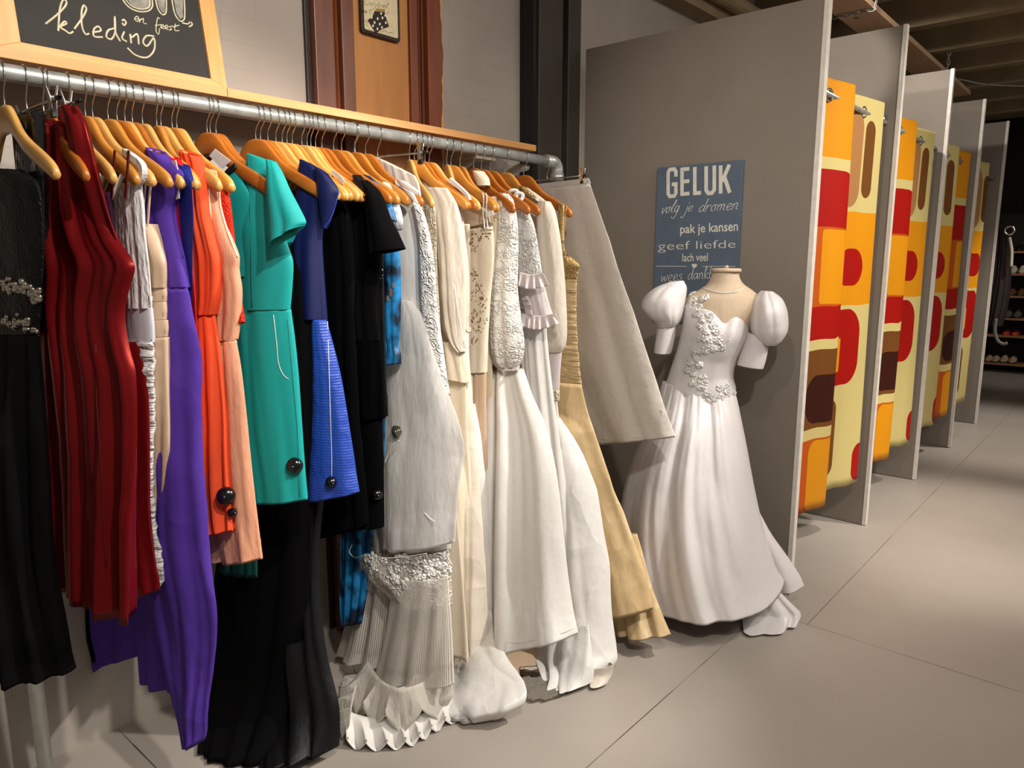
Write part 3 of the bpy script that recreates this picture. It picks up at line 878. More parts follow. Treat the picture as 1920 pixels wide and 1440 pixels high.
# ------------------------------------------------------------------ dark corner at the far end: shoe rack, coat
XR = 11.3
rack = empty('shoe_rack', (XR + 0.2, 1.0, 0), 'open shoe rack with pale wooden shelves in the dark corner', 'shoe rack')
M['rack_wood'] = wood('rack_wood', '#b08058', '#8a5c38', 0.5, 1)
SZ = [1.564, 1.282, 1.0, 0.715, 0.49, 0.126]
for z in SZ:
    q = MB(rack.location); q.box((XR, 0.2, z - 0.024), (XR + 0.36, 1.80, z)); q.build('shelf_board', M['rack_wood'], rack)
for y in (0.19, 1.80):
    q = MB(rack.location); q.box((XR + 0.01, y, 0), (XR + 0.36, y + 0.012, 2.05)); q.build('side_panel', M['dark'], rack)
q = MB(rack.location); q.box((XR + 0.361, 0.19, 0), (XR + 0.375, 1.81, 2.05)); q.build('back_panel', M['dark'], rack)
M['shoe_white'] = plain('white_canvas', '#cfc6b6', 0.7); M['shoe_brown'] = plain('brown_leather', '#6b4526', 0.5); M['shoe_grey'] = plain('grey_mesh', '#5a5652', 0.7)
M['shoe_coral'] = plain('coral_rubber', '#d0503c', 0.5); M['shoe_red'] = plain('red_leather', '#8a1f16', 0.45); M['shoe_beige'] = plain('beige_leather', '#b7a183', 0.55); M['sole'] = plain('shoe_sole', '#3a322a', 0.7)
M['shoe_black'] = plain('black_leather', '#14110f', 0.4); M['lace_white'] = plain('white_laces', '#e6e0d6', 0.7)
def shoe(y, z, mat, hgt, name, label, group, sole='sole', laces=False):
    """low shoe, toe to the front of the rack"""
    root = empty(name, (XR + 0.16, y, z + 0.001), label, 'shoe', group)
    org = np.array(root.location)
    for nm, mt, lo, hi_, grow in (('upper', mat, 0.016, None, 1.0), ('shoe_sole', sole, 0.0, 0.016, 1.05)):
        q = MB(org); n = 12; rings = []
        for i in range(n):
            u = i / (n - 1); x = XR + 0.03 + 0.26 * u
            w = 0.045 * (math.sin(math.pi * min(1, 0.18 + u * 0.62)) ** 0.6) * grow
            if i in (0, n - 1): w *= 0.55
            top = hi_ if hi_ else 0.03 + (hgt - 0.03) * (1 / (1 + math.exp(-(u - 0.38) * 11)))
            rings.append([(x, y + w * math.cos(a) * (1 if math.sin(a) < 0.7 else 0.85), z + 0.001 + lo + (top - lo) * max(0, math.sin(a)) ** 0.7) for a in np.linspace(0, math.pi, 9)])
        vs = [p for r in rings for p in r]; m = 9; fs = []
        for i in range(n - 1):
            for k in range(m):
                fs.append((i * m + k, i * m + (k + 1) % m, (i + 1) * m + (k + 1) % m, (i + 1) * m + k))
        fs += [tuple(range(m))[::-1], tuple(range((n - 1) * m, n * m))]
        q.add(vs, fs); q.build(nm, M[mt], root, smooth=True)
    q = MB(org); q.lathe((XR + 0.21, y, z + hgt), [(0.028, -0.01), (0.030, 0.003), (0.024, 0.003), (0.022, -0.008)], 12); q.build('opening', M['sole'], root)
    if laces:
        q = MB(org)
        for k in range(3): q.tube([(XR + 0.10 + 0.022 * k, y - 0.025, z + 0.06 + 0.013 * k), (XR + 0.10 + 0.022 * k, y, z + 0.072 + 0.014 * k), (XR + 0.10 + 0.022 * k, y + 0.025, z + 0.06 + 0.013 * k)], 0.004, 6)
        q.build('laces', M['lace_white'], root)
    return root
def ypx(px, X): return on_x(px, 560, X)[1]
def yat(px, py): return on_x(px, py, XR + 0.1)[1]
for (z, py, px, mt, h, sole, la, nm, lab, gr) in [
        (1.282, 503, 1899, 'shoe_white', .11, 'shoe_beige', True, 'sneaker', 'white laced sneaker on the second shelf, the left one of the pair', 'shoes'),
        (1.282, 503, 1917, 'shoe_white', .11, 'shoe_beige', True, 'sneaker', 'white laced sneaker on the second shelf, at the picture edge', 'shoes'),
        (1.0, 545, 1897, 'shoe_brown', .10, 'sole', False, 'leather_shoe', 'brown leather shoe on the third shelf, left one of its pair', 'shoes'),
        (1.0, 545, 1914, 'shoe_brown', .10, 'sole', False, 'leather_shoe', 'brown leather shoe on the third shelf, right one of its pair', 'shoes'),
        (.715, 588, 1890, 'shoe_grey', .11, 'shoe_black', False, 'sport_shoe', 'dark grey sport shoe on the fourth shelf, left one of its pair', 'shoes'),
        (.715, 588, 1907, 'shoe_grey', .11, 'shoe_black', False, 'sport_shoe', 'dark grey sport shoe on the fourth shelf, right one of its pair', 'shoes'),
        (.49, 625, 1886, 'shoe_coral', .06, 'shoe_coral', False, 'slipper', 'coral pink slipper on the fifth shelf, left one of its pair', 'shoes'),
        (.49, 625, 1903, 'shoe_coral', .06, 'shoe_coral', False, 'slipper', 'coral pink slipper on the fifth shelf, right one of its pair', 'shoes'),
        (.126, 675, 1853, 'shoe_beige', .085, 'sole', False, 'loafer', 'beige loafer at the left end of the bottom shelf', 'shoes'),
        (.126, 675, 1866, 'shoe_beige', .085, 'sole', False, 'loafer', 'beige loafer second from the left end of the bottom shelf', 'shoes'),
        (.126, 675, 1882, 'shoe_beige', .10, 'sole', False, 'loafer', 'beige loafer third from the left end of the bottom shelf', 'shoes'),
        (.126, 675, 1898, 'shoe_beige', .09, 'sole', False, 'loafer', 'beige loafer nearest the picture edge on the bottom shelf', 'shoes'),
        (1.564, 460, 1912, 'shoe_black', .10, 'shoe_black', False, 'leather_shoe', 'black shoe on the top shelf above the white sneakers', 'shoes')]:
    shoe(yat(px, py), z, mt, h, nm, lab, gr, sole, la)

# ------------------------------------------------------------------ cloth
def rail_x(px):
    lo, hi = -1.5, 4.0
    for _ in range(60):
        m = (lo + hi) / 2
        if proj((m, YR, ZR))[0] < px: lo = m
        else: hi = m
    return lo


def wrinkles(P, amp, scale, seed, sharp=1.0, stretch=(1, 1, 0.4)):
    """creases: sum of ridged waves along random directions"""
    r = np.random.default_rng(seed); out = np.zeros(P.shape[:-1]); tot = 0
    for k in range(7):
        d = r.normal(size=3) * np.array(stretch); d /= np.linalg.norm(d)
        d2 = r.normal(size=3); d2 /= np.linalg.norm(d2)
        f = scale * r.uniform(0.6, 2.2); a = 1 / (0.6 + f / scale)
        ph = f * (P @ d) + 1.3 * np.sin(f * 0.45 * (P @ d2) + r.uniform(0, 6)) + r.uniform(0, 6)
        out += a * ((1 - np.abs(np.sin(ph))) * 2 * sharp - sharp + (1 - sharp) * np.sin(ph)); tot += a
    return amp * out / tot * 2


def seq(v, n):
    if isinstance(v, (int, float)): return np.full(n, float(v))
    v = np.asarray(v, float)
    return np.interp(np.linspace(0, 1, n), np.linspace(0, 1, len(v)), v)


class Garment:
    def __init__(self, name, label, cat, plane, loc, group=None):
        self.pl = plane; self.root = empty(name, loc, label, cat, group); self.org = np.array(loc, float)
        self.grids = []

    def panel(self, name, mat, rows, th=0.03, t=0.0, folds=(), fold_grow=1.0, wr=0.0, wscale=14, sharp=0.6, wst=(1, 1, .4), nU=52, nV=84,
              mirror=False, smooth_rows=True, label=None, parent=None, flat=0.6, edge_wave=0.0, far=None, dip=None, bumps=()):
        """closed cloth body: rows of (left, right) sight points on the hanging plane, th thick, t in front (<0) of the plane"""
        pl = self.pl; n = len(rows)
        if far is None: far = 0.32 if np.max(th) > 0.07 else 1.0
        T = seq(t, n); TH = seq(th, n)
        L = []; R = []
        for i, r in enumerate(rows):
            if len(r) == 3: xl, xr, yl = r; yr = yl
            else: xl, yl, xr, yr = r
            pr = pl.at(xr, yr, T[i]); R.append(pr)
            if xl is None:
                u = (pr - pl.O) @ pl.e
                p = pr - pl.e * (u + min(0.92 * u, 0.24)); L.append(p)
            else:
                L.append(pl.at(xl, yl, T[i]))
        D = catmull(np.c_[np.array(L) / 1.0, np.array(R), TH], nV) if smooth_rows else None
        L = D[:, :3]; R = D[:, 3:6]; TH = np.maximum(D[:, 6], 0.002)
        seed = int(abs(L[0, 0] * 1000 + R[-1, 2] * 777 + n * 13)) % 100000
        rg = np.random.default_rng(seed)
        a = np.linspace(0, math.pi, nU); s = -np.cos(a)
        v = np.linspace(0, 1, nV)
        def surface(sa, side):
            w = (sa + 1) / 2
            P = L[:, None, :] * (1 - w)[None, :, None] + R[:, None, :] * w[None, :, None]
            prof = np.power(np.clip(1 - np.abs(sa) ** 2.0, 0, 1), flat)
            off = side * (far if side > 0 else 1.0) * TH[:, None] / 2 * prof[None, :]
            for (fn, a0, a1) in folds:
                ph = fph[(fn, a0)]
                amp = (a0 + (a1 - a0) * v ** fold_grow)[:, None]
                for (mul, cw, dr), p_ in zip(((1.0, .74, .8), (1.71, .30, 1.3), (2.93, .07, 1.9)), ph):
                    arg = 2 * math.pi * fn * mul * (w[None, :] + 0.035 * np.sin(3.1 * v[:, None] + p_ * 2)) + p_ + dr * np.sin(1.9 * v[:, None] + p_ * 1.7) + 0.8 * np.sin(5 * w[None, :] + p_)
                    soft = 1 - 2 * np.sqrt(np.sin(arg / 2) ** 2 + 0.035)
                    off = off + amp * cw * soft * (0.75 + 0.35 * np.sin(2.7 * v[:, None] + 4 * w[None, :] + p_))
            P = P + off[:, :, None] * pl.n
            if wr:
                P = P + wrinkles(P, wr, wscale, seed, sharp, wst)[:, :, None] * pl.n
            for (bw, bv, rw, rv, ba) in bumps:
                if side < 0:
                    P = P - (ba * np.exp(-((w[None, :] - bw) / rw) ** 2 - ((v[:, None] - bv) / rv) ** 2))[:, :, None] * pl.n
            if dip:
                for (dw, dd, dr) in dip:
                    P = P - (dd * np.exp(-((w[None, :] - dw) / dr) ** 2) * (1 - v[:, None]) ** 3)[:, :, None] * np.array([0, 0, 1.0])
            if edge_wave:
                P = P + (edge_wave * np.sin(9 * v[:, None] + 2.5 + 3 * np.sin(4 * v[:, None])) * w[None, :] ** 2)[:, :, None] * pl.e
            return P
        fph = {(fn, a0): rg.uniform(0, 6.28, 3) for (fn, a0, a1) in folds}
        near = surface(s, -1); far_ = surface(s[1:-1][::-1], 1)
        ring = np.concatenate([near, far_], axis=1)
        ring[:, :, 2] = np.maximum(ring[:, :, 2], 0.004)
        m = ring.shape[1]
        ring[:, :, 1] = np.minimum(ring[:, :, 1], YW - 0.012)
        inw = np.concatenate([np.ones(near.shape[1]), -np.ones(far_.shape[1])])[:, None] * pl.n * 1.0
        inw[0] = 0; inw[near.shape[1] - 1] = 0
        def lip(k, kt, g):
            c = ring[k].mean(0)
            p = ring[k] + inw * min(g, 0.3 * float(TH[kt]))
            return p + (c - p) * 0.02
        top = lip(1, 0, 0.004); bot = lip(-3, -1, 0.004); bot2 = lip(-9, -1, 0.006)
        if ring[-1][:, 2].max() < 0.05:
            c = ring[-1].mean(0); bot = c + (ring[-1] - c) * 0.5; bot2 = c + (ring[-1] - c) * 0.02
        allr = np.concatenate([top[None], ring, bot[None], bot2[None]])
        N = allr.shape[0]
        i, j = np.meshgrid(np.arange(N - 1), np.arange(m), indexing='ij'); j2 = (j + 1) % m
        F = np.stack([i * m + j, (i + 1) * m + j, (i + 1) * m + j2, i * m + j2], -1).reshape(-1, 4)
        wu = np.concatenate([(s + 1) / 2, 1 + (1 - s[1:-1][::-1]) / 2])
        hgt = np.linalg.norm(L[0] - L[-1])
        vv = np.concatenate([[0], v, [1, 1]]) * hgt
        def make(flip=False):
            V = allr.copy()
            if flip:
                u = (V - pl.O) @ pl.e
                V = V - 2 * u[..., None] * pl.e
            V = V.reshape(-1, 3) - self.org
            FF = F[:, ::-1] if flip else F
            me = bpy.data.meshes.new(name)
            me.vertices.add(len(V)); me.vertices.foreach_set('co', V.ravel())
            me.loops.add(FF.size); me.loops.foreach_set('vertex_index', FF.ravel().astype(np.int32))
            me.polygons.add(len(FF)); me.polygons.foreach_set('loop_start', np.arange(0, FF.size, 4, dtype=np.int32))
            me.update(calc_edges=True)
            uv = me.uv_layers.new(name='UVMap')
            uvs = np.stack([np.broadcast_to(wu[None, :], (N, m)), np.broadcast_to(vv[:, None], (N, m))], -1).reshape(-1, 2)
            uv.data.foreach_set('uv', uvs[FF.ravel()].ravel())
            o = finish(name, me, mat, parent or self.root)
            if label: o['label'] = label
            return o
        o = make()
        if mirror: make(True)
        self.grids.append(near)
        self.last = near
        return o

    def on(self, x, y, grid=None, lift=0.0):
        """point of the cloth surface seen at (x, y) and its outward normal"""
        G = self.grids[grid] if isinstance(grid, int) else (self.last if grid is None else grid)
        P = G.reshape(-1, 3) - EYE
        w = P @ FWD
        px = 960 + FPX * (P @ RGT) / w; py = 720 + FPX * (P @ DWN) / w
        k = int(np.argmin((px - x) ** 2 + (py - y) ** 2))
        i, j = divmod(k, G.shape[1])
        a = G[min(i + 2, len(G) - 1), j] - G[max(i - 2, 0), j]; b_ = G[i, min(j + 2, G.shape[1] - 1)] - G[i, max(j - 2, 0)]
        nn = np.cross(a, b_); nn /= (np.linalg.norm(nn) + 1e-9)
        p = G[i, j]
        if nn @ (EYE - p) < 0: nn = -nn
        return p + nn * lift, nn

    def mb(self): return MB(self.org)

    def strip(self, name, mat, pts, wid, t=0.0, thick=0.0025, label=None, mirror=False):
        """flat band along sight points on the plane"""
        q = self.mb(); P = [self.pl.at(x, y, t) for x, y in pts]
        if len(P) > 2: P = list(catmull(np.array(P), len(P) * 5))
        q.ribbon(P, wid, self.pl.n, thick); o = q.build(name, mat, self.root)
        if label: o['label'] = label
        if mirror:
            q = self.mb(); q.ribbon([p - 2 * ((p - self.pl.O) @ self.pl.e) * self.pl.e for p in P], wid, self.pl.n, thick); q.build(name, mat, self.root)
        return o

    def cord(self, name, mat, pts, r, t=0.0, label=None, parent=None):
        q = self.mb(); P = [self.pl.at(x, y, t) for x, y in pts]
        q.tube(catmull(np.array(P), len(P) * 6), r, 8); o = q.build(name, mat, parent or self.root, smooth=True)
        if label: o['label'] = label
        return o

    def seam(self, name, mat, pts, r=0.0012, grid=None, lift=0.001, label=None):
        q = self.mb(); P = [self.on(x, y, grid, lift)[0] for x, y in pts]
        q.tube(catmull(np.array(P), len(P) * 5), r, 6); o = q.build(name, mat, self.root, smooth=True)
        if label: o['label'] = label
        return o

    def card(self, name, mat, quad, t=0.0, thick=0.0015, label=None):
        q = self.mb(); q.hexa([self.pl.at(x, y, t) for x, y in quad], self.pl.n * thick)
        o = q.build(name, mat, self.root)
        if label: o['label'] = label
        return o

    def alarm(self, x, y, r=0.021, grid=None, nrm=None):
        p, nn = self.on(x, y, grid, 0.004)
        if nrm is not None: nn = np.array(nrm, float)
        q = self.mb(); q.dome(p, nn, r, 0.015, 20); q.ball(p + nn / np.linalg.norm(nn) * 0.017, 0.006, 10, 6)
        o = q.build('security_tag', M['alarm'], self.root, smooth=True); o['label'] = 'round black plastic security tag'

    def beads(self, name, mat, spots, n, r, grid=None, label=None, spread=8, seg=6):
        q = self.mb()
        for k in range(n):
            x, y = spots[k % len(spots)]
            x += random.gauss(0, spread); y += random.gauss(0, spread * 1.3)
            p, nn = self.on(x, y, grid, 0.001)
            q.ball(p, r * random.uniform(0.6, 1.3), seg, 4)
        o = q.build(name, mat, self.root, smooth=True)
        o['kind'] = 'stuff'
        if label: o['label'] = label

    def flowers(self, name, mat, spots, r, grid=None, label=None, spread=5, n=None, core=None):
        q = self.mb()
        for k in range(n or len(spots)):
            x, y = spots[k % len(spots)]
            x += random.gauss(0, spread); y += random.gauss(0, spread)
            p, nn = self.on(x, y, grid, 0.002)
            u = np.cross(nn, [0, 0, 1.0]); u /= np.linalg.norm(u) + 1e-9; w = np.cross(u, nn)
            rr_ = r * random.uniform(0.7, 1.25); a0 = random.uniform(0, 6)
            for j in range(5):
                a = a0 + j * 2 * math.pi / 5
                c = p + (math.cos(a) * u + math.sin(a) * w) * rr_ * 0.55
                q.dome(c + nn * 0.001 * (j % 2), nn + 0.25 * (math.cos(a) * u + math.sin(a) * w), rr_ * 0.40, 0.0018, 9, 2, 0.001)
            q.ball(p + nn * 0.002, rr_ * 0.22, 6, 4)
        o = q.build(name, mat, self.root, smooth=True)
        o['kind'] = 'stuff'
        if label: o['label'] = label

    def mound(self, name, mat, c, rx, ry, h, seed, wr=0.02, scale=16, rot=0.0):
        """heap of cloth lying on the floor"""
        nA, nR = 90, 40
        a = np.linspace(0, 2 * math.pi, nA, endpoint=False)[None, :]; r = np.linspace(0.02, 1, nR)[:, None]
        ang = r * math.pi / 2
        rad = np.sin(ang) ** 0.75 * (1 + 0.10 * np.sin(3 * a + seed) + 0.06 * np.sin(7 * a + 2 * seed))
        x = rad * rx * np.cos(a); y = rad * ry * np.sin(a); z = h * np.cos(ang) ** 0.6 + 0 * a
        ca, sa = math.cos(rot), math.sin(rot)
        P = np.stack([c[0] + ca * x - sa * y, c[1] + sa * x + ca * y, z], -1)
        N = np.stack([np.cos(a + rot) * np.sin(ang), np.sin(a + rot) * np.sin(ang), np.cos(ang) + 0 * a], -1)
        P = P + N * wrinkles(P, wr, scale, seed, 0.85, (1, 1, .7))[..., None]
        P[..., 2] = np.maximum(P[..., 2], 0.004); P[-1, :, 2] = 0.004
        q = self.mb(); F = [(i * nA + j, (i + 1) * nA + j, (i + 1) * nA + (j + 1) % nA, i * nA + (j + 1) % nA) for i in range(nR - 1) for j in range(nA)] + [tuple(range(nA))]
        q.add(list(P.reshape(-1, 3)), F)
        return q.build(name, mat, self.root, smooth=True)

    def ruffle(self, name, mat, inner, outer, waves, amp, nrm, label=None, thick=0.0016, parent=None):
        """fluted frill between two 3D lines"""
        n = waves * 14; A = catmull(np.array(inner, float), n); B = catmull(np.array(outer, float), n); nrm = np.array(nrm, float)
        rg = np.random.default_rng(waves * 31 + len(inner)); ph = rg.uniform(0, 6)
        k = np.linspace(0, 2 * math.pi * waves, n) + 0.8 * np.sin(np.linspace(0, 9, n) + ph)
        rows = 9; V = []
        for i in range(rows):
            f = i / (rows - 1)
            tang = np.gradient(A * (1 - f) + B * f, axis=0); tang /= np.linalg.norm(tang, axis=1)[:, None] + 1e-9
            d = amp * f ** 1.3
            V.append(A * (1 - f) + B * f + nrm * (np.sin(k) * d)[:, None] + tang * (np.sin(2 * k) * d * 0.30)[:, None])
        V = np.array(V); V[:, :, 2] = np.maximum(V[:, :, 2], 0.004)
        q = self.mb(); F = [(i * n + j, (i + 1) * n + j, (i + 1) * n + j + 1, i * n + j + 1) for i in range(rows - 1) for j in range(n - 1)]
        q.add(list(V.reshape(-1, 3)), F); o = q.build(name, mat, parent or self.root, smooth=True)
        md = o.modifiers.new('thickness', 'SOLIDIFY'); md.thickness = thick
        if label: o['label'] = label
        return o


# ------------------------------------------------------------------ hangers
TONE = {'pale': wood('pale_hanger_wood', '#d9a860', '#c4904a', 0.32, 1, 1.0, False),
        'orange': wood('orange_hanger_wood', '#b56a26', '#9c5519', 0.30, 1, 1.0, False),
        'honey': wood('honey_hanger_wood', '#c98a3e', '#b4742c', 0.30, 1, 1.0, False)}


def hanger_meshes():
    top = [(0, 0.148), (.02, .146), (.038, .138), (.055, .122), (.075, .099), (.10, .078), (.13, .060), (.165, .042), (.20, .022), (.218, .008), (.225, -.004)]
    bot = [(.222, -.018), (.212, -.021), (.195, -.012), (.16, .006), (.12, .028), (.085, .050), (.055, .072), (.03, .086), (0, .090)]
    half_ = top + bot
    out = [(u, z) for u, z in half_] + [(-u, z) for u, z in half_[::-1] if u > 0]
    q = MB()
    n = len(out); hw = 0.0065
    def bow(u): return 0.016 * (u / 0.225) ** 2
    for side in (-1,):
        pass
    vs = [(-hw + bow(u), -u, z) for u, z in out] + [(hw + bow(u), -u, z) for u, z in out]
    m = len(top); h = len(half_)
    # side faces as strips between top and bottom outline, rim all round
    tp = catmull(np.c_[np.array(top), np.zeros(len(top))], 26)[:, :2]; bt = catmull(np.c_[np.array(bot[::-1]), np.zeros(len(bot))], 26)[:, :2]
    tp = np.concatenate([(tp * [-1, 1])[::-1][:-1], tp]); bt = np.concatenate([(bt * [-1, 1])[::-1][:-1], bt])
    k = len(tp); ring = []
    for i in range(k):
        (u0, z0), (u1, z1) = tp[i], bt[i]
        x0 = bow(abs(u0)); r = 0.0055; h2 = z0 - z1; prof = []
        for dx, dz in ((-1, .25), (-.55, 0), (.55, 0), (1, .25), (1, .75), (.55, 1), (-.55, 1), (-1, .75)):
            f = min(0.5, 0.006 / max(h2, 1e-3)) if dz in (.25, .75) else 0
            zz = {0: 0, 1: 1, .25: f, .75: 1 - f}[dz]
            prof.append((x0 + dx * hw, -(u0 + (u1 - u0) * zz), z0 - h2 * zz))
        ring.append(prof)
    vs = [p for r_ in ring for p in r_]; fs = []
    for i in range(k - 1):
        for j in range(8):
            fs.append((i * 8 + j, i * 8 + (j + 1) % 8, (i + 1) * 8 + (j + 1) % 8, (i + 1) * 8 + j))
    fs += [tuple(range(8))[::-1], tuple(range((k - 1) * 8, k * 8))]
    q = MB(); q.add(vs, fs)
    arm = q.build('hanger_arms', None, smooth=True)
    z0 = ZR - 1.63
    pts = [(0, 0, .146), (0, 0, .165), (0, -.004, .178), (0, -.014, .190), (0, -.0205, .203)]
    pts += [(0, -.0212 * math.cos(a), z0 + .0212 * math.sin(a)) for a in np.linspace(-0.1, math.pi + 0.25, 16)]
    q = MB(); q.tube(catmull(np.array(pts), 60), 0.0016, 7); q.ball((0, .0208, z0 - .008), 0.0026, 8, 6)
    hook = q.build('hook', None, smooth=True)
    return arm, hook
_arm, _hook = hanger_meshes()
ARM, HOOK = _arm.data, _hook.data
bpy.data.objects.remove(_arm); bpy.data.objects.remove(_hook)
ARMS = {}
for tn, mt in TONE.items():
    ARMS[tn] = ARM.copy(); ARMS[tn].materials.clear(); ARMS[tn].materials.append(mt)
HOOK.materials.clear(); HOOK.materials.append(M['chrome'])


def hanger(px, yaw, tone, label):
    o = empty('wooden_hanger', (rail_x(px), YR, 1.63), label, 'hanger', 'wooden hangers on the rail')
    o.rotation_euler.z = yaw
    for nm, me in (('hanger_arms', ARMS[tone]), ('hook', HOOK)):
        c = bpy.data.objects.new(nm, me); COL.objects.link(c); c.parent = o
    return o


def clip_hanger(px, yaw, label, half=0.2, clips=(0.17,), drop=0.072):
    o = empty('clip_hanger', (rail_x(px), YR, ZR - drop), label, 'hanger', 'metal clip hangers on the rail'); o.rotation_euler.z = yaw
    pts = [(0, 0, 0), (0, 0, .02), (0, -.012, .045), (0, -.0205, drop - .012)] + [(0, -.0212 * math.cos(a), drop + .0212 * math.sin(a)) for a in np.linspace(-0.1, math.pi + .25, 16)]
    q = MB(); q.tube(catmull(np.array(pts), 50), 0.0016, 7); q.build('hook', M['chrome'], o, smooth=True)
    q = MB(); q.tube([(0, -half, 0), (0, half, 0)], 0.0028, 8); q.build('bar', M['chrome'], o, smooth=True)
    for s in (-1, 1):
        q = MB(); q.tube([(0, s * half, 0), (0, s * (half - .02), 0)], 0.0048, 8); q.build('rubber_end', M['rubber'], o, smooth=True)
    for c in clips:
        for s in (-1, 1):
            q = MB(); y = s * c
            for dx in (-1, 1):
                q.hexa([(dx * .003, y - .007, -.03), (dx * .003, y + .007, -.03), (dx * .004, y + .006, .004), (dx * .011, y + .005, .03), (dx * .011, y - .005, .03), (dx * .004, y - .006, .004)], (dx * .0015, 0, 0))
            q.tube([(-.006, y, .004), (.006, y, .004)], 0.006, 10)
            cl = q.build('clip', M['chrome'], o, bevel=0.0008)
            q = MB(); q.box((-.005, y - .0075, -.034), (.005, y + .0075, -.018)); q.build('clip_pad', M['rubber'], cl)
    return o


def yaw_to(px, tipx, L=0.225, z=1.63):
    X = rail_x(px); best = (1e9, 0)
    for k in range(-60, 61):
        th = math.radians(k); x = proj((X + L * math.sin(th), YR - L * math.cos(th), z))[0]
        best = min(best, (abs(x - tipx), th))
    return best[1]


def gown(name, label, cat, px, yaw=0.0, group='garments on the rail', zbase=0.0):
    X = rail_x(px)
    return Garment(name, label, cat, Plane((X, YR, 0), yaw), (X, YR, zbase), group)

# ------------------------------------------------------------------ fabrics
F = {}
F['black'] = fabric('black_crepe', '#060607', 0.9, 0.03, 0.08)
F['velvet'] = fabric('black_velvet', '#050506', 0.95, 0.12, 0.05, wrinkle=0.1)
F['black_satin'] = fabric('black_satin', '#08080a', 0.5, 0.03, 0.3, weave=0.05)
F['black_sheer'] = fabric('black_chiffon', '#050505', 0.9, 0.03, 0.08, alpha=0.90)
F['black_lace'] = fabric('black_lace', '#060606', 0.6, 0.03, 0.25, lace=0.5)
F['vinyl'] = fabric('black_gloss', '#0d0e0d', 0.14, 0, 0.9, weave=0, wrinkle=1.0, wscale=14)
F['burgundy'] = fabric('burgundy_satin', '#5c0b10', 0.36, 0.5, 0.85, weave=0.04, wrinkle=0.25, wscale=6, tint='#ff6a60')
F['burg_dark'] = fabric('burgundy_crepe', '#54090d', 0.6, 0.2, 0.3)
F['plum'] = fabric('plum_crepe', '#3a1030', 0.7, 0.2, 0.2)
F['white_jersey'] = fabric('white_pleated_jersey', '#d2d0d0', 0.6, 0.2, 0.3, wrinkle=0.8, wscale=26, stretch=(1, 1, .25))
F['white_band'] = fabric('white_satin_band', '#c9cad2', 0.4, 0.1, 0.45, weave=0.05)
F['ruched'] = fabric('ruched_white', '#d2d0d0', 0.6, 0.2, 0.3, wrinkle=0.9, wscale=30, stretch=(.5, .5, 2.2))
F['champagne'] = fabric('champagne_satin', '#c6a98e', 0.42, 0.15, 0.45, weave=0.05)
F['purple'] = fabric('purple_cotton', '#4e3194', 0.7, 0.3, 0.2, crease=0.35, cscale=6, wrinkle=0.3, wscale=4, stretch=(1, 1, .8))
F['red'] = fabric('bright_red_crepe', '#c4141c', 0.7, 0.2, 0.2)
F['royal'] = fabric('royal_blue_crepe', '#101f78', 0.6, 0.2, 0.3)
F['coral'] = fabric('coral_chiffon', '#f0562e', 0.75, 0.3, 0.2, trans=0.15, weave=0.1)
F['peach'] = fabric('peach_chiffon', '#eba886', 0.75, 0.3, 0.2, trans=0.15, wrinkle=0.35, wscale=16)
F['peach_lining'] = fabric('peach_lining', '#d6a184', 0.6, 0.1, 0.3)
F['cream_piping'] = plain('cream_piping', '#ead2b4', 0.6)
F['red_lace'] = fabric('orange_red_lace', '#dc2e18', 0.7, 0.2, 0.2, lace=0.6, lscale=70)
F['teal'] = fabric('teal_crepe', '#139b98', 0.62, 0.25, 0.3, wrinkle=0.15, wscale=5)
F['teal_seam'] = plain('teal_seam', '#0a6a64', 0.7)
F['dark_green'] = fabric('dark_green_crepe', '#0a4038', 0.7, 0.2, 0.2)
F['navy'] = fabric('navy_blue_crepe', '#081146', 0.6, 0.3, 0.3, wrinkle=0.15, wscale=5)
F['rib'] = fabric('ribbed_blue_satin', '#2444a4', 0.42, 0.2, 0.5, rib=0.22, wrinkle=0.5, wscale=8, stretch=(1, 1, 1))
F['blue_pr'] = fabric('blue_print_satin', '#1878b4', 0.5, 0.15, 0.4, col2='#0c1c30')
F['leopard'] = fabric('spotted_print', '#d3d0d2', 0.6, 0.1, 0.3, col2='#171420')
F['white_satin'] = fabric('white_satin', '#d9d5d0', 0.36, 0.1, 0.45, crease=0.16, cscale=5, weave=0.04, wrinkle=0.35, wscale=6, stretch=(1, 1, .5))
F['taffeta'] = fabric('white_taffeta', '#d9d6d2', 0.36, 0.1, 0.45, crease=0.45, cscale=6, weave=0.04, wrinkle=0.45, wscale=4, stretch=(1, 1, .8))
F['ivory'] = fabric('ivory_satin', '#d8cbb6', 0.42, 0.15, 0.4, weave=0.05, wrinkle=0.35, wscale=7)
F['ivory_taf'] = fabric('ivory_taffeta', '#d5cbbd', 0.42, 0.1, 0.4, crease=0.35, cscale=8, wrinkle=0.4, wscale=5, stretch=(1, 1, .8))
F['cream'] = fabric('cream_crepe', '#d9c9ae', 0.6, 0.2, 0.3)
F['tulle'] = fabric('white_tulle', '#e8e6e3', 0.8, 0.3, 0.2, trans=0.25, alpha=0.62, weave=0.1, wrinkle=0.6, wscale=11, stretch=(1, 1, .3))
F['tulle_grey'] = fabric('grey_white_tulle', '#dbd5cb', 0.8, 0.3, 0.2, trans=0.2, alpha=0.7, wrinkle=0.6, wscale=18)
F['chiffon'] = fabric('cream_chiffon', '#e2d8ca', 0.75, 0.3, 0.2, trans=0.2, alpha=0.93, wrinkle=0.7, wscale=12, stretch=(1, 1, .3))
F['blush'] = fabric('blush_chiffon', '#dfcdbd', 0.75, 0.3, 0.2, trans=0.2, wrinkle=0.5, wscale=11)
F['lace'] = fabric('white_lace', '#d9d6d1', 0.55, 0.15, 0.35, lace=0.9, lscale=48)
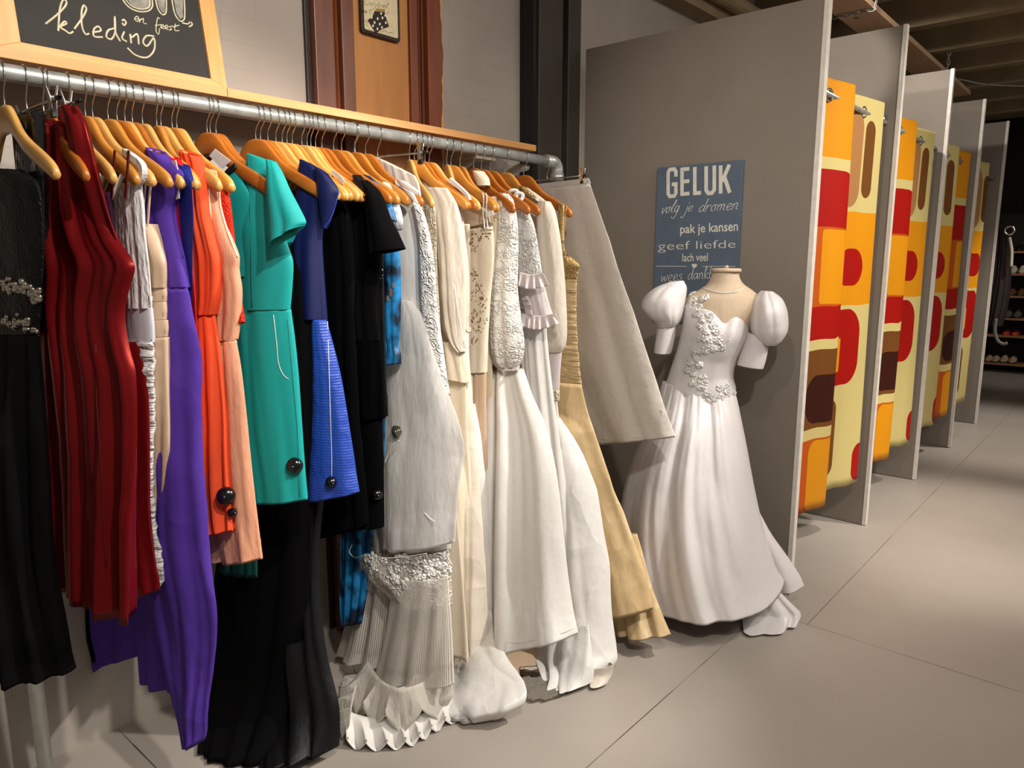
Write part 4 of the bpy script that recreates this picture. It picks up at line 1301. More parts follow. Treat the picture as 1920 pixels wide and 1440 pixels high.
F['lace_ivory'] = fabric('ivory_lace', '#cfc3ad', 0.6, 0.15, 0.35, lace=0.9, lscale=52)
F['lace_open'] = fabric('open_lace_band', '#e4ddd2', 0.6, 0.15, 0.3, lace=0.9, lscale=55, alpha=0.42)
F['bead_gold'] = fabric('gold_beaded_net', '#b09258', 0.5, 0.1, 0.5, lace=1.0, lscale=75)
F['gold'] = fabric('gold_taffeta', '#c6aa7e', 0.42, 0.15, 0.45, crease=0.35, cscale=9, weave=0.05, wrinkle=0.45, wscale=6, stretch=(1, 1, .5))
F['gold_gather'] = fabric('gathered_gold_taffeta', '#c6aa7e', 0.42, 0.15, 0.45, weave=0.05, wrinkle=0.9, wscale=26, stretch=(.35, .35, 2.6))
F['skirt_grey'] = fabric('pale_satin_skirt', '#c6beb4', 0.45, 0.1, 0.4, crease=0.3, cscale=5, weave=0.05, wrinkle=0.4, wscale=6, stretch=(1, 1, 1))
F['pink_white'] = fabric('pinkish_white_chiffon', '#dcd2d2', 0.75, 0.3, 0.2, trans=0.2)
F['form'] = fabric('cream_form_cover', '#bfab93', 0.85, 0.3, 0.15)
F['gown_white'] = fabric('bright_white_satin', '#d2cccb', 0.36, 0.1, 0.45, crease=0.12, cscale=5, weave=0.04, wrinkle=0.4, wscale=4, stretch=(1, 1, .3))
F['coat'] = fabric('dark_coat_cloth', '#1c1210', 0.6, 0.1, 0.3)
M['silver'] = plain('silver_stones', '#c7c0ae', 0.15, 0.9, noise=0.2, nscale=60)
M['bronze_bead'] = plain('bronze_beads', '#8d7648', 0.3, 0.7, noise=0.2, nscale=80)
M['pearl'] = plain('pearl_beads', '#ded8cc', 0.3, spec=0.6)
M['gold_metal'] = plain('gold_button', '#d8a21e', 0.25, 1.0)
M['stitch'] = plain('pale_thread', '#d8d4cc', 0.7)
M['leaf'] = plain('brown_leaf_print', '#7a5638', 0.6)


def pleated():
    m, nt, b, tc = new_mat('pleated_tulle')
    uv = nt.n('ShaderNodeSeparateXYZ'); nt.l(tc.outputs['UV'], uv.inputs[0])
    w = nt.math('SINE', nt.math('MULTIPLY', uv.outputs[0], 430.0))
    h = nt.math('MULTIPLY', nt.math('ADD', w, 1.0), 0.5)
    nt.l(nt.mix(h, lin('#c9c0b2'), lin('#e6e0d6')), b.inputs['Base Color'])
    nt.l(nt.bump(h, 0.45, 0.004), b.inputs['Normal'])
    nt.l(nt.math('ADD', nt.math('MULTIPLY', h, 0.4), 0.40), b.inputs['Alpha'])
    b.inputs['Roughness'].default_value = 0.8
    return m
F['pleat'] = pleated()

NAMES = []   # hooks that carry something: (hook px, yaw, tone or None, what)
R = math.radians
def hang(px, yaw, tone, label): hanger(px, yaw, tone, label)

# ============================ the coloured and black garments, left to right ============================
# 1 black jewelled dress
g = gown('jewelled_dress', 'black sheer dress with two bands of silver stones, leftmost on the rail', 'dress', 2, 0.0)
g.panel('bodice', F['black_lace'], [(-40, 40, 318), (-60, 72, 345), (-80, 80, 400), (-90, 82, 460), (-90, 78, 530), (-90, 74, 600), (-90, 74, 630)], 0.07, folds=[(3, .004, .006)], wr=.004)
g.beads('stone_band', M['silver'], [(8, 532), (20, 534), (34, 536), (48, 540), (58, 545), (68, 552), (74, 556), (14, 542), (40, 546), (64, 562)], 70, .0062, spread=4, label='band of clear and silver stones', seg=8)
g.beads('stone_band', M['silver'], [(6, 598), (16, 600), (28, 602), (40, 604), (50, 606), (56, 600), (50, 616), (62, 618), (34, 610)], 50, .006, spread=3.5, label='lower band of clear and silver stones', seg=8)
g.pl = Plane((0.60, 1.80, 0), R(58))
g.panel('skirt', F['black_sheer'], [(-90, 74, 628), (-100, 82, 700), (-110, 90, 800), (-120, 97, 900), (-120, 102, 1000), (-120, 112, 1080), (-120, 126, 1150), (-120, 138, 1220), (-120, 1262, 145, 1248)], (.07, .14), folds=[(5, .006, .022), (11, .002, .008)], wr=.003)
hang(2, 0.0, 'pale', 'pale wooden hanger at the left picture edge, holding the jewelled black dress')
# 2 shiny black skirt on clips
clip_hanger(44, 0.0, 'metal clip hanger holding the glossy black skirt', .2, (.16,))
g = gown('glossy_skirt', 'short glossy black skirt clipped up behind the jewelled dress', 'skirt', 44, 0.0, zbase=1.2)
g.panel('skirt_body', F['vinyl'], [(None, 80, 206), (None, 84, 260), (None, 88, 330), (None, 90, 420), (None, 90, 520), (None, 92, 600)], .04, folds=[(4, .006, .012)], wr=.006)
# 3 burgundy satin gown
yb = R(12)
g = gown('burgundy_gown', 'burgundy satin sleeveless gown with deep flutes, left end of the rail', 'gown', 87, yb)
g.panel('gown_body', F['burgundy'], [(100, 225, 158, 235), (96, 176, 300), (92, 188, 350), (89, 203, 400), (87, 225, 450), (86, 256, 497), (88, 250, 530), (90, 241, 570), (92, 240, 600), (95, 250, 650), (98, 264, 700), (105, 270, 800), (110, 268, 900), (113, 264, 990), (116, 1050, 262, 1085), (118, 1090, 260, 1163)], (.05, .07, .08, .08), t=(0, -.01, -.03), folds=[(3.6, .010, .030)], fold_grow=.4, wr=.003, nU=110)
g.panel('back_panel', F['burgundy'], [(200, 262, 640), (205, 276, 720), (208, 280, 800), (210, 280, 900), (212, 280, 960), (215, 288, 1040), (222, 1130, 299, 1106)], .04, t=.05, folds=[(2, .004, .012)])
g.panel('shoulder_strap', F['burgundy'], [(122, 198, 140, 198), (128, 156, 225), (132, 166, 260), (136, 176, 300), (142, 190, 350), (152, 204, 400), (170, 222, 455), (200, 236, 500)], (.03, .03, .02, .004), t=(-.035, -.035, -.02, -.004), folds=[(1.5, .004, .006)])
g.seam('seam', F['burg_dark'], [(178, 640), (183, 760), (189, 880), (195, 1000), (197, 1060)], .002, grid=0)
hang(87, R(-8), 'orange', 'orange wooden hanger holding the burgundy satin gown')
# 4 burgundy crepe piece clipped up
clip_hanger(76, 0.03, 'metal clip hanger above the burgundy gown', .2, (.13,))
g = gown('burgundy_wrap', 'dark burgundy wrap clipped up beside the burgundy gown shoulder', 'wrap', 110, R(6), zbase=1.2)
g.panel('wrap_body', F['burg_dark'], [(100, 200, 148, 205), (98, 162, 240), (96, 170, 280), (95, 176, 330), (92, 180, 400), (92, 186, 480)], .03, folds=[(3, .004, .008)])
# 5 plum dress
g = gown('plum_dress', 'dark plum dress half hidden between burgundy and white gowns', 'dress', 155, 0.0, zbase=.5)
g.panel('dress_body', F['plum'], [(None, 208, 360), (None, 214, 420), (None, 222, 500), (None, 228, 600), (None, 240, 760), (None, 250, 900), (None, 255, 1020)], .04, folds=[(4, .004, .01)])
for xx in (214, 240): g.strip('strap', F['burg_dark'], [(xx, 282), (xx - 3, 330), (xx - 6, 372)], .008, t=-.014, mirror=True)
hang(155, R(-1), 'honey', 'honey wooden hanger holding the plum dress by thin straps')
hang(126, R(-5), 'pale', 'pale wooden hanger just behind the burgundy gown')
# 6 white ruched gown
g = gown('ruched_gown', 'white halter gown with pleated bodice and ruched skirt, beside burgundy gown', 'gown', 169, R(4))
g.panel('bodice', F['white_jersey'], [(236, 262, 345), (216, 268, 380), (214, 272, 440), (220, 279, 500), (225, 282, 540), (228, 284, 580)], .035, folds=[(5, .002, .005)], wr=.002)
g.panel('waistband', F['white_band'], [(228, 284, 578), (232, 287, 610), (236, 288, 642)], .04)
g.panel('skirt', F['ruched'], [(225, 287, 640), (225, 291, 700), (225, 289, 760), (225, 288, 840), (225, 288, 900), (228, 291, 960), (232, 299, 1020), (238, 306, 1060), (248, 1112, 303, 1098)], .045, folds=[(3, .003, .006)], wr=.006, wscale=60, wst=(.3, .3, 2.0), edge_wave=.003)
g.strip('halter_strap', F['white_jersey'], [(228, 284), (246, 296), (262, 312), (262, 330), (248, 350)], .014, t=-.012, thick=.012)
g.strip('halter_strap', F['white_jersey'], [(243, 318), (242, 340), (238, 372)], .005, t=-.02)
hang(169, R(4), 'pale', 'pale wooden hanger holding the white halter gown')
# 7 champagne satin gown
g = gown('champagne_dress', 'champagne satin dress with banded bodice, between white and purple gowns', 'dress', 198, R(5), zbase=.5)
g.panel('cup', F['champagne'], [(258, 288, 420), (250, 302, 460), (248, 311, 490), (250, 312, 510), (252, 310, 540)], .05, folds=[(3, .003, .005)], wr=.002)
for k, (y0, y1, x) in enumerate(((538, 566, 309), (566, 600, 309), (600, 632, 312))):
    g.panel('bodice_band', F['champagne'], [(262, x, y0), (262, x + 1, (y0 + y1) / 2), (264, x, y1)], .042, nV=20)
g.panel('skirt', F['champagne'], [(262, 314, 632), (260, 317, 700), (262, 321, 780), (264, 323, 870), (266, 321, 960), (270, 1026, 319, 1022)], .045, folds=[(3, .003, .01)])
for a, b_ in (((272, 332), (266, 415)), ((282, 340), (276, 420))): g.strip('shoulder_strap', F['champagne'], [a, ((a[0] + b_[0]) / 2, 376), b_], .006, t=-.016)
hang(198, R(5), 'honey', 'honey wooden hanger holding the champagne dress by straps')
# 8 purple dress
g = gown('purple_dress', 'long purple sleeveless cotton dress hanging down towards the floor', 'dress', 215, R(14))
g.panel('bodice', F['purple'], [(282, 277, 304, 287), (279, 306, 330, 308), (274, 334, 352, 330), (271, 340, 362), (271, 326, 390), (270, 331, 430), (272, 344, 480), (276, 355, 540)], (.045, .05), flat=.35, folds=[(2, .001, .004)], wr=.002)
g.panel('skirt', F['purple'], [(268, 355, 538), (266, 364, 580), (268, 373, 630), (272, 378, 700), (275, 376, 770), (278, 380, 830), (280, 388, 900), (276, 392, 960), (280, 394, 1010), (290, 402, 1070), (300, 413, 1140), (312, 411, 1200), (330, 404, 1270), (342, 395, 1330), (358, 1392, 386, 1386)], (.05, .09, .06), t=(0, -.03), folds=[(2.2, .005, .018)], wr=.008, wscale=11, sharp=.8, nU=70)
g.panel('skirt_back', F['purple'], [(262, 345, 700), (262, 350, 830), (264, 352, 960), (262, 352, 1080), (262, 352, 1180), (266, 1276, 350, 1292)], .05, t=.015, folds=[(2, .004, .014)], wr=.006, wscale=11, sharp=.8)
g.panel('train', F['purple'], [(140, 330, 1060), (145, 330, 1120), (150, 320, 1180), (165, 300, 1215), (176, 1252, 285, 1222)], .03, t=.06, folds=[(3, .004, .012)])
g.seam('armhole_edge', F['purple'], [(344, 334), (332, 362), (325, 392), (331, 432), (344, 482)], .0022, grid=0)
hang(215, R(10), 'orange', 'orange wooden hanger holding the purple dress')
hang(230, R(2), 'pale', 'pale wooden hanger hooked right behind the purple dress shoulder')
# 9 bright red dress
g = gown('red_dress', 'bright red sleeveless dress with white tag, sliver behind the purple dress', 'dress', 263, R(0), zbase=.4)
g.panel('dress_body', F['red'], [(312, 290, 336, 298), (318, 345, 330), (None, 349, 400), (None, 357, 470), (None, 365, 540), (None, 369, 620), (None, 374, 740), (None, 380, 900)], .03, folds=[(3, .002, .008)])
g.card('price_tag', M['tag_white'], [(316, 303), (329, 300), (333, 318), (336, 372), (330, 374)], -.02)
hang(263, R(0), 'pale', 'pale wooden hanger holding the bright red dress')
hang(244, R(2), 'orange', 'orange wooden hanger just before the bright red dress')
# 10 royal blue dress
g = gown('royal_blue_dress', 'royal blue dress, narrow sliver between red and coral dresses', 'dress', 280, R(-6), zbase=.8)
g.panel('dress_body', F['royal'], [(338, 306, 350, 312), (340, 358, 335), (None, 362, 370), (None, 364, 420), (None, 362, 470), (None, 364, 600)], .025, folds=[(3, .002, .006)])
hang(290, R(-8), 'honey', 'honey wooden hanger holding the royal blue dress')
# 11 coral chiffon dress
g = gown('coral_dress', 'coral orange chiffon dress with gathered halter and short skirt', 'dress', 298, R(3), zbase=.55)
g.panel('bodice', F['coral'], [(343, 281, 371, 292), (345, 378, 305), (350, 384, 345), (350, 390, 400), (352, 402, 450), (353, 411, 485), (356, 412, 520), (362, 410, 560), (366, 404, 592)], (.04, .05), flat=.4, folds=[(4, .003, .006)], wr=.002)
g.panel('skirt', F['coral'], [(362, 404, 590), (360, 412, 640), (358, 420, 720), (362, 427, 800), (366, 433, 880), (372, 441, 950), (392, 1000, 446, 992)], (.05, .08), folds=[(4, .004, .014)], wr=.002)
g.panel('lining', F['peach_lining'], [(372, 436, 940), (374, 446, 1000), (390, 1053, 447, 1048)], .05, t=.012, folds=[(3, .004, .01)])
g.alarm(424, 927, .023, grid=1); g.alarm(444, 960, .012, grid=1)
hang(298, R(3), 'pale', 'pale wooden hanger holding the coral chiffon dress')
# 12 peach dress
g = gown('peach_dress', 'pale peach chiffon dress with cream edged armhole, right of the coral dress', 'dress', 328, R(1), zbase=.5)
g.panel('bodice', F['peach'], [(388, 316, 404, 318), (390, 411, 350), (391, 414, 385), (391, 426, 430), (393, 446, 478), (398, 446, 505), (402, 450, 545), (404, 448, 590), (408, 441, 638)], (.038, .045), flat=.4, folds=[(2, .001, .004)], wr=.002)
g.panel('skirt', F['peach'], [(400, 443, 637), (402, 452, 690), (406, 461, 770), (410, 469, 850), (414, 478, 930), (418, 485, 990), (432, 1052, 491, 1048)], (.045, .08), folds=[(3.2, .003, .014)], wr=.002)
g.seam('armhole_edge', F['cream_piping'], [(404, 320), (410, 352), (413, 386), (424, 428), (436, 458), (447, 482)], .0026, grid=0, lift=.002)
g.seam('armhole_edge', F['cream_piping'], [(390, 322), (393, 360), (396, 400), (403, 450), (410, 490)], .002, grid=0, lift=.002)
g.seam('waist_seam', F['peach_lining'], [(410, 637), (425, 639), (441, 638)], .0016, grid=1, lift=.001)
hang(328, R(1), 'pale', 'pale wooden hanger holding the peach chiffon dress')
hang(319, R(3), 'honey', 'honey wooden hanger hooked just before the peach dress')
# 13 orange red lace dress
g = gown('red_lace_dress', 'orange red lace dress with long sleeve, peeping out behind the peach dress', 'dress', 345, R(-2), zbase=.9)
g.panel('sleeve', F['red_lace'], [(405, 320, 415, 326), (404, 424, 350), (406, 432, 395), (410, 437, 440), (415, 441, 490), (420, 446, 540), (428, 455, 585), (432, 612, 457, 604)], .03, folds=[(1.5, .002, .004)])
g.panel('dress_body', F['red_lace'], [(None, 415, 380), (None, 420, 460), (None, 425, 560), (None, 430, 680)], .025)
# 14 second teal dress, dark green hem
g = gown('dark_green_dress', 'dark green dress whose hem shows under the teal and peach dresses', 'dress', 402, R(8), zbase=.6)
g.panel('dress_body', F['dark_green'], [(None, 462, 360), (None, 468, 450), (None, 470, 600), (None, 474, 800), (None, 480, 950), (415, 1072, 485, 1082)], .03, folds=[(3, .002, .008)])
hang(402, R(6), 'orange', 'orange wooden hanger half hidden behind the teal dress hanger')
# 15 teal dress
yt = R(16)
g = gown('teal_dress', 'teal short sleeved dress with pocket and round black security tag', 'dress', 391, yt, zbase=.75)
g.panel('bodice', F['teal'], [(464, 287, 500, 300), (461, 310, 512, 312), (456, 518, 345), (450, 524, 390), (444, 530, 430), (441, 540, 462), (443, 549, 490), (444, 548, 535), (447, 544, 582)], (.02, .06, .06), folds=[(1.2, .001, .004)])
g.panel('skirt', F['teal'], [(444, 545, 580), (446, 553, 640), (450, 559, 700), (455, 564, 765), (462, 569, 830), (472, 573, 885), (481, 941, 577, 936)], (.06, .07), folds=[(2.2, .003, .008)])
g.panel('sleeve', F['teal'], [(500, 298, 518, 303), (503, 312, 530, 322), (503, 345, 545, 355), (504, 385, 561, 385), (506, 430, 575, 414), (510, 466, 572, 424)], (.025, .06, .075), t=-.035, folds=[(1.2, .002, .006)])
g.panel('back_sleeve_edge', F['teal'], [(515, 440, 560, 425), (516, 460, 556, 432), (520, 470, 548, 455)], .02, t=.03, nV=20)
g.panel('far_shoulder', F['teal'], [(418, 330, 440, 322), (412, 345, 448, 338)], .02, t=.0, nV=14)
g.seam('pocket_edge', M['stitch'], [(514, 592), (517, 640), (522, 680), (531, 702), (542, 709)], .0009, grid=1)
g.seam('waist_seam', F['teal_seam'], [(452, 582), (480, 581), (510, 580), (535, 582)], .0012, grid=1)
g.seam('front_seam', F['teal_seam'], [(466, 300), (470, 380), (472, 480), (474, 575)], .0012, grid=0)
g.seam('side_seam', F['teal_seam'], [(540, 600), (548, 700), (557, 800), (562, 930)], .0010, grid=1)
g.alarm(555, 874, .022, grid=1)
g.card('price_tag', M['tag_white'], [(434, 338), (452, 341), (436, 398), (427, 392)], -.01)
hang(391, R(14), 'orange', 'orange wooden hanger holding the teal dress')
g = gown('teal_blouse', 'teal blouse with white swing tag on an orange hanger, left of the teal dress', 'blouse', 385, R(10), zbase=1.3)
g.panel('top_body', F['teal'], [(412, 326, 450, 318), (408, 345, 456, 340), (412, 470, 372), (414, 470, 420), (416, 470, 520)], .016)
g.card('swing_tag', M['tag_white'], [(403, 279), (433, 302), (416, 316), (392, 292)], -.015)
g.card('hanger_loop', M['rubber'], [(424, 318), (440, 305), (441, 316), (430, 326), (416, 328)], -.012, .006)
hang(385, R(8), 'orange', 'orange wooden hanger nearest the gap, holding the teal blouse')
# 16 navy dress
yn = R(22)
g = gown('navy_dress', 'navy blue cap sleeved dress with ribbed bright blue skirt and security tag', 'dress', 477, yn, zbase=.7)
g.panel('bodice', F['navy'], [(563, 298, 592, 312), (560, 315, 603, 322), (556, 612, 350), (552, 614, 390), (549, 605, 430), (547, 604, 470), (548, 608, 530), (552, 613, 600)], (.02, .06), folds=[(1.5, .001, .006)])
g.panel('cap_sleeve', F['navy'], [(590, 311, 616, 328), (592, 325, 634, 354), (596, 358, 632, 372), (600, 395, 624, 402), (604, 428, 613, 430)], (.02, .04, .02), t=-.02, nV=40)
g.panel('skirt', F['rib'], [(589, 598, 613, 598), (588, 630, 622, 632), (588, 690, 637, 690), (586, 760, 650, 760), (583, 830, 661, 830), (581, 885, 669, 885), (579, 938, 676, 921)], (.055, .08), folds=[(1.4, .003, .008)], wr=.004, wscale=14, wst=(1, 1, 1))
g.panel('skirt_back', F['navy'], [(556, 590, 600), (556, 590, 700), (558, 588, 800), (560, 936, 586, 937)], .03)
g.seam('front_seam', M['stitch'], [(614, 602), (616, 680), (619, 760), (622, 850), (622, 900)], .0010, grid=2)
g.seam('sleeve_edge', F['rib'], [(634, 356), (628, 385), (618, 412), (606, 434)], .0015, grid=1)
g.alarm(622, 903, .016, grid=2, nrm=(-.4, -1, 0))
hang(477, R(13), 'orange', 'orange wooden hanger holding the navy blue dress')

# 17 the black dresses
g = gown('black_gown', 'long black crepe gown whose wide hem covers the floor under the teal dress', 'gown', 500, R(8))
g.panel('gown_body', F['black'], [(520, 556, 360), (510, 572, 440), (505, 585, 540), (490, 592, 640), (470, 592, 760), (440, 590, 900), (420, 585, 1000), (408, 580, 1080), (398, 570, 1180), (390, 555, 1280), (384, 1392, 505, 1424)], (.05, .12), t=(0, -.02, -.06), folds=[(4, .004, .02)])
hang(500, R(6), 'honey', 'honey wooden hanger holding the long black crepe gown')
g = gown('satin_black_gown', 'long black satin gown with soft folds reaching the floor, beside the tulle', 'gown', 536, R(6))
g.panel('gown_body', F['black_satin'], [(540, 590, 360), (540, 606, 450), (545, 612, 560), (545, 618, 700), (535, 624, 850), (520, 612, 960), (510, 604, 1050), (505, 610, 1150), (502, 622, 1240), (500, 640, 1320), (497, 1432, 640, 1395)], (.05, .14), t=(0, -.02, -.10), folds=[(3.2, .004, .024)], wr=.003)
hang(536, R(6), 'pale', 'pale wooden hanger holding the black satin gown')
g = gown('black_velvet_dress', 'black velvet dress with beaded strap, right of the navy dress', 'dress', 564, R(3), zbase=.5)
g.panel('dress_body', F['velvet'], [(600, 322, 625, 330), (596, 641, 370), (594, 648, 420), (592, 656, 480), (590, 663, 560), (590, 667, 640), (590, 671, 720), (590, 677, 820), (592, 688, 920), (600, 1010, 692, 985)], (.03, .06), folds=[(3, .002, .01)])
g.strip('strap', F['white_band'], [(622, 322), (634, 330), (644, 342)], .010, t=-.02)
g.beads('strap_stones', M['silver'], [(640, 340), (645, 344), (650, 346)], 16, .003, spread=3, label='cluster of clear stones')
hang(564, R(3), 'pale', 'pale wooden hanger holding the black velvet dress')
g = gown('black_ruched_dress', 'black dress with gathered side, second black dress from the navy one', 'dress', 581, R(0), zbase=.5)
g.panel('dress_body', F['black'], [(610, 335, 640, 345), (612, 655, 400), (612, 664, 500), (612, 667, 580), (610, 669, 660), (610, 672, 760), (612, 684, 880), (620, 1002, 694, 990)], .04, folds=[(4, .003, .012)], wr=.006, wscale=22)
hang(581, R(0), 'honey', 'honey wooden hanger in the middle of the black dresses')
g = gown('black_bolero_dress', 'black short sleeved dress with a small gold button on the shoulder', 'dress', 602, R(6), zbase=.5)
g.panel('bodice', F['black'], [(655, 332, 686, 340), (655, 700, 362), (652, 712, 420), (652, 716, 500), (655, 708, 560), (658, 714, 640)], .045, folds=[(2, .002, .006)])
g.panel('sleeve', F['black'], [(676, 335, 692, 342), (682, 352, 712, 362), (688, 400, 730, 408), (692, 440, 746, 440), (694, 478, 758, 466)], (.03, .07), t=-.03, folds=[(1.2, .002, .005)])
g.panel('skirt', F['velvet'], [(655, 714, 636), (656, 720, 700), (660, 788, 725, 783)], .05, folds=[(2, .003, .008)])
g.panel('underskirt', F['black'], [(672, 716, 770), (676, 718, 850), (690, 992, 719, 988)], .04)
g.panel('collar', F['black_satin'], [(664, 330, 674, 328), (664, 345, 694, 352), (668, 356, 694, 362)], .03, t=-.035, nV=24)
p, nn = g.on(684, 367, 1, .002); q = g.mb(); q.dome(p, nn, .0055, .003, 12); q.build('button', M['gold_metal'], g.root, smooth=True)
g.alarm(707, 927, .018, grid=3, nrm=(-.5, -1, 0))
hang(602, R(4), 'orange', 'orange wooden hanger holding the black dress with gold button')
g = gown('black_sequin_dress', 'black dress with a few white stones at the side, before the blue print dress', 'dress', 624, R(0), zbase=.6)
g.panel('dress_body', F['black_satin'], [(670, 350, 705, 362), (672, 716, 420), (672, 720, 500), (672, 722, 600), (674, 724, 700), (676, 728, 780)], .035, folds=[(3, .002, .008)])
g.beads('side_stones', M['pearl'], [(716, 506), (714, 514), (712, 522), (716, 500)], 9, .0022, spread=2)
hang(624, R(4), 'orange', 'orange wooden hanger just left of the blue print dress')
# 18 blue print and spotted print
g = gown('blue_print_dress', 'blue leaf print satin dress with elastic sleeve cuff', 'dress', 639, R(5), zbase=.3)
g.panel('shoulder', F['blue_pr'], [(684, 326, 694, 330), (690, 340, 716, 350), (700, 370, 734, 384), (706, 400, 742, 415)], (.02, .05), nV=30)
g.panel('sleeve', F['blue_pr'], [(715, 395, 738, 400), (716, 450, 747, 450), (717, 520, 750, 520), (718, 590, 750, 590), (722, 630, 748, 632), (726, 648, 746, 650), (722, 662, 751, 664), (720, 684, 751, 682)], (.03, .045, .045, .03, .05), folds=[(3, .002, .004)], wr=.002)
g.panel('dress_body', F['blue_pr'], [(None, 724, 420), (None, 728, 560), (None, 726, 700), (640, 720, 900), (640, 700, 1020), (640, 690, 1100), (642, 1172, 680, 1168)], .03, folds=[(3, .003, .01)])
q = g.mb()
for x, y, r_ in ((733, 548, 8), (737, 535, 6), (727, 560, 6)):
    p, nn = g.on(x, y, 1, .002); u = np.cross(nn, [0, 0, 1.]); u /= np.linalg.norm(u); w = np.cross(u, nn)
    q.hexa([p + (math.cos(a) * u * .35 + math.sin(a) * w) * r_ * .0016 for a in np.linspace(0, 5.7, 10)], nn * .0008)
q.build('leaf_print', M['leaf'], g.root)
hang(639, R(4), 'honey', 'honey wooden hanger holding the blue print dress')
g = gown('spotted_dress', 'white dress with black and pink spotted print at the shoulder', 'dress', 665, R(-3), zbase=.9)
g.panel('sleeve', F['leopard'], [(718, 340, 730, 346), (724, 365, 742, 372), (732, 395, 751, 398), (735, 415, 753, 418), (738, 432, 748, 430)], (.02, .04), nV=40)
g.panel('dress_body', F['leopard'], [(None, 722, 400), (None, 726, 520), (None, 728, 640)], .024)
hang(665, R(0), 'honey', 'honey wooden hanger holding the spotted dress')

# ============================ the white and ivory gowns ============================
# W1 gown with embroidered panel and tulle overskirt
g = gown('embroidered_gown', 'white gown with embroidered lace panel, silver rose brooch and tulle overskirt', 'gown', 684, R(5), 'wedding gowns on the rail')
g.panel('bodice', F['white_satin'], [(742, 338, 776, 362), (736, 786, 385), (732, 790, 420), (728, 794, 470), (726, 800, 540), (724, 806, 600), (724, 812, 660)], (.02, .05), folds=[(1.4, .001, .005)], wr=.002)
g.panel('collar_loop', F['white_satin'], [(744, 336, 760, 340), (750, 348, 785, 358), (758, 352, 788, 368)], .014, t=-.03, nV=24)
g.panel('lace_panel', F['lace'], [(776, 378, 784, 382), (780, 400, 795, 402), (786, 440, 805, 440), (788, 500, 815, 500), (790, 560, 819, 560), (796, 620, 826, 620), (806, 680, 834, 680), (824, 742, 842, 742)], (.02, .04), t=-.022, folds=[(1.2, .001, .004)], wr=.002)
g.panel('underskirt', F['white_satin'], [(722, 812, 660), (720, 828, 720), (718, 842, 800), (718, 850, 880), (716, 850, 950), (712, 1030, 846, 1030)], (.05, .09), t=-.01, folds=[(3, .004, .012)])
g.panel('overskirt', F['tulle'], [(748, 772, 560), (738, 796, 600), (728, 814, 660), (724, 834, 720), (722, 858, 780), (721, 869, 830), (721, 866, 880), (722, 858, 940), (724, 1028, 852, 1018)], (.02, .10), t=(-.03, -.07), folds=[(1.8, .003, .016)], wr=.010, wscale=13, sharp=.8)
p, nn = g.on(748, 808, None, .004); q = g.mb()
for r_ in (0.017, 0.012, 0.007):
    u = np.cross(nn, [0, 0, 1.]); u /= np.linalg.norm(u); w = np.cross(u, nn)
    q.tube([p + nn * (0.012 - r_ * .5) + r_ * (math.cos(a) * u + math.sin(a) * w) * (1 + .12 * math.sin(3 * a)) for a in np.linspace(0, 2 * math.pi, 24)], .0034, 8, cap=False)
q.ball(p + nn * .01, .005, 8, 6); q.build('rose_brooch', M['silver'], g.root, smooth=True)
for pts in ([(660, 1022), (655, 1035), (665, 1045), (690, 1040), (720, 1046), (760, 1044), (800, 1038)], [(838, 1020), (850, 1012), (846, 1030), (838, 1040), (848, 1060)], [(722, 868), (728, 850), (738, 838), (748, 826)], [(796, 962), (806, 972), (815, 978)]):
    g.cord('hem_ribbon', M['stitch'], pts, .0016, t=-.12)
hang(684, R(5), 'orange', 'orange wooden hanger holding the embroidered white gown')
# W skirt on clips with pleated tulle
ys = R(10)
clip_hanger(707, ys, 'metal clip hanger holding the pale skirt among the white gowns', .2, (.17,))
g = gown('pleated_skirt', 'pale satin skirt on clips with lace band and pleated tulle hem', 'skirt', 707, ys, 'wedding gowns on the rail')
g.panel('waist', F['skirt_grey'], [(704, 293, 779, 330), (712, 352, 788, 352), (712, 796, 420), (712, 800, 520), (714, 806, 640)], (.02, .05), folds=[(5, .002, .006)])
g.panel('satin_skirt', F['skirt_grey'], [(714, 806, 636), (712, 812, 760), (708, 822, 880), (690, 832, 980), (676, 1030, 840, 1028)], (.05, .10), t=(0, -.03), folds=[(3, .004, .014)])
g.panel('pleated_hem', F['pleat'], [(676, 838, 1026), (668, 840, 1080), (660, 842, 1130), (652, 845, 1180), (640, 1222, 850, 1240)], (.12, .18), t=-.05, folds=[(4, .008, .02)])
g.panel('front_pleats', F['pleat'], [(742, 842, 1080), (734, 846, 1130), (726, 850, 1180), (718, 852, 1220), (706, 1264, 854, 1280)], (.08, .13), t=-.14, folds=[(3, .006, .014)])
g.panel('lace_band', F['lace_open'], [(674, 842, 1030), (672, 844, 1050), (690, 845, 1070), (722, 1098, 846, 1094), (745, 1112, 846, 1136)], .16, t=-.10, folds=[(3, .006, .014)], nV=40)
g.flowers('lace_flowers', F['lace'], [(690, 1048), (735, 1055), (770, 1050), (800, 1060), (825, 1055), (745, 1080), (780, 1085), (812, 1090), (830, 1118), (700, 1066), (760, 1100), (832, 1076)], .020, spread=6, n=34, label='white lace flowers')
hang(663, R(2), 'orange', 'orange wooden hanger just before the white gowns')
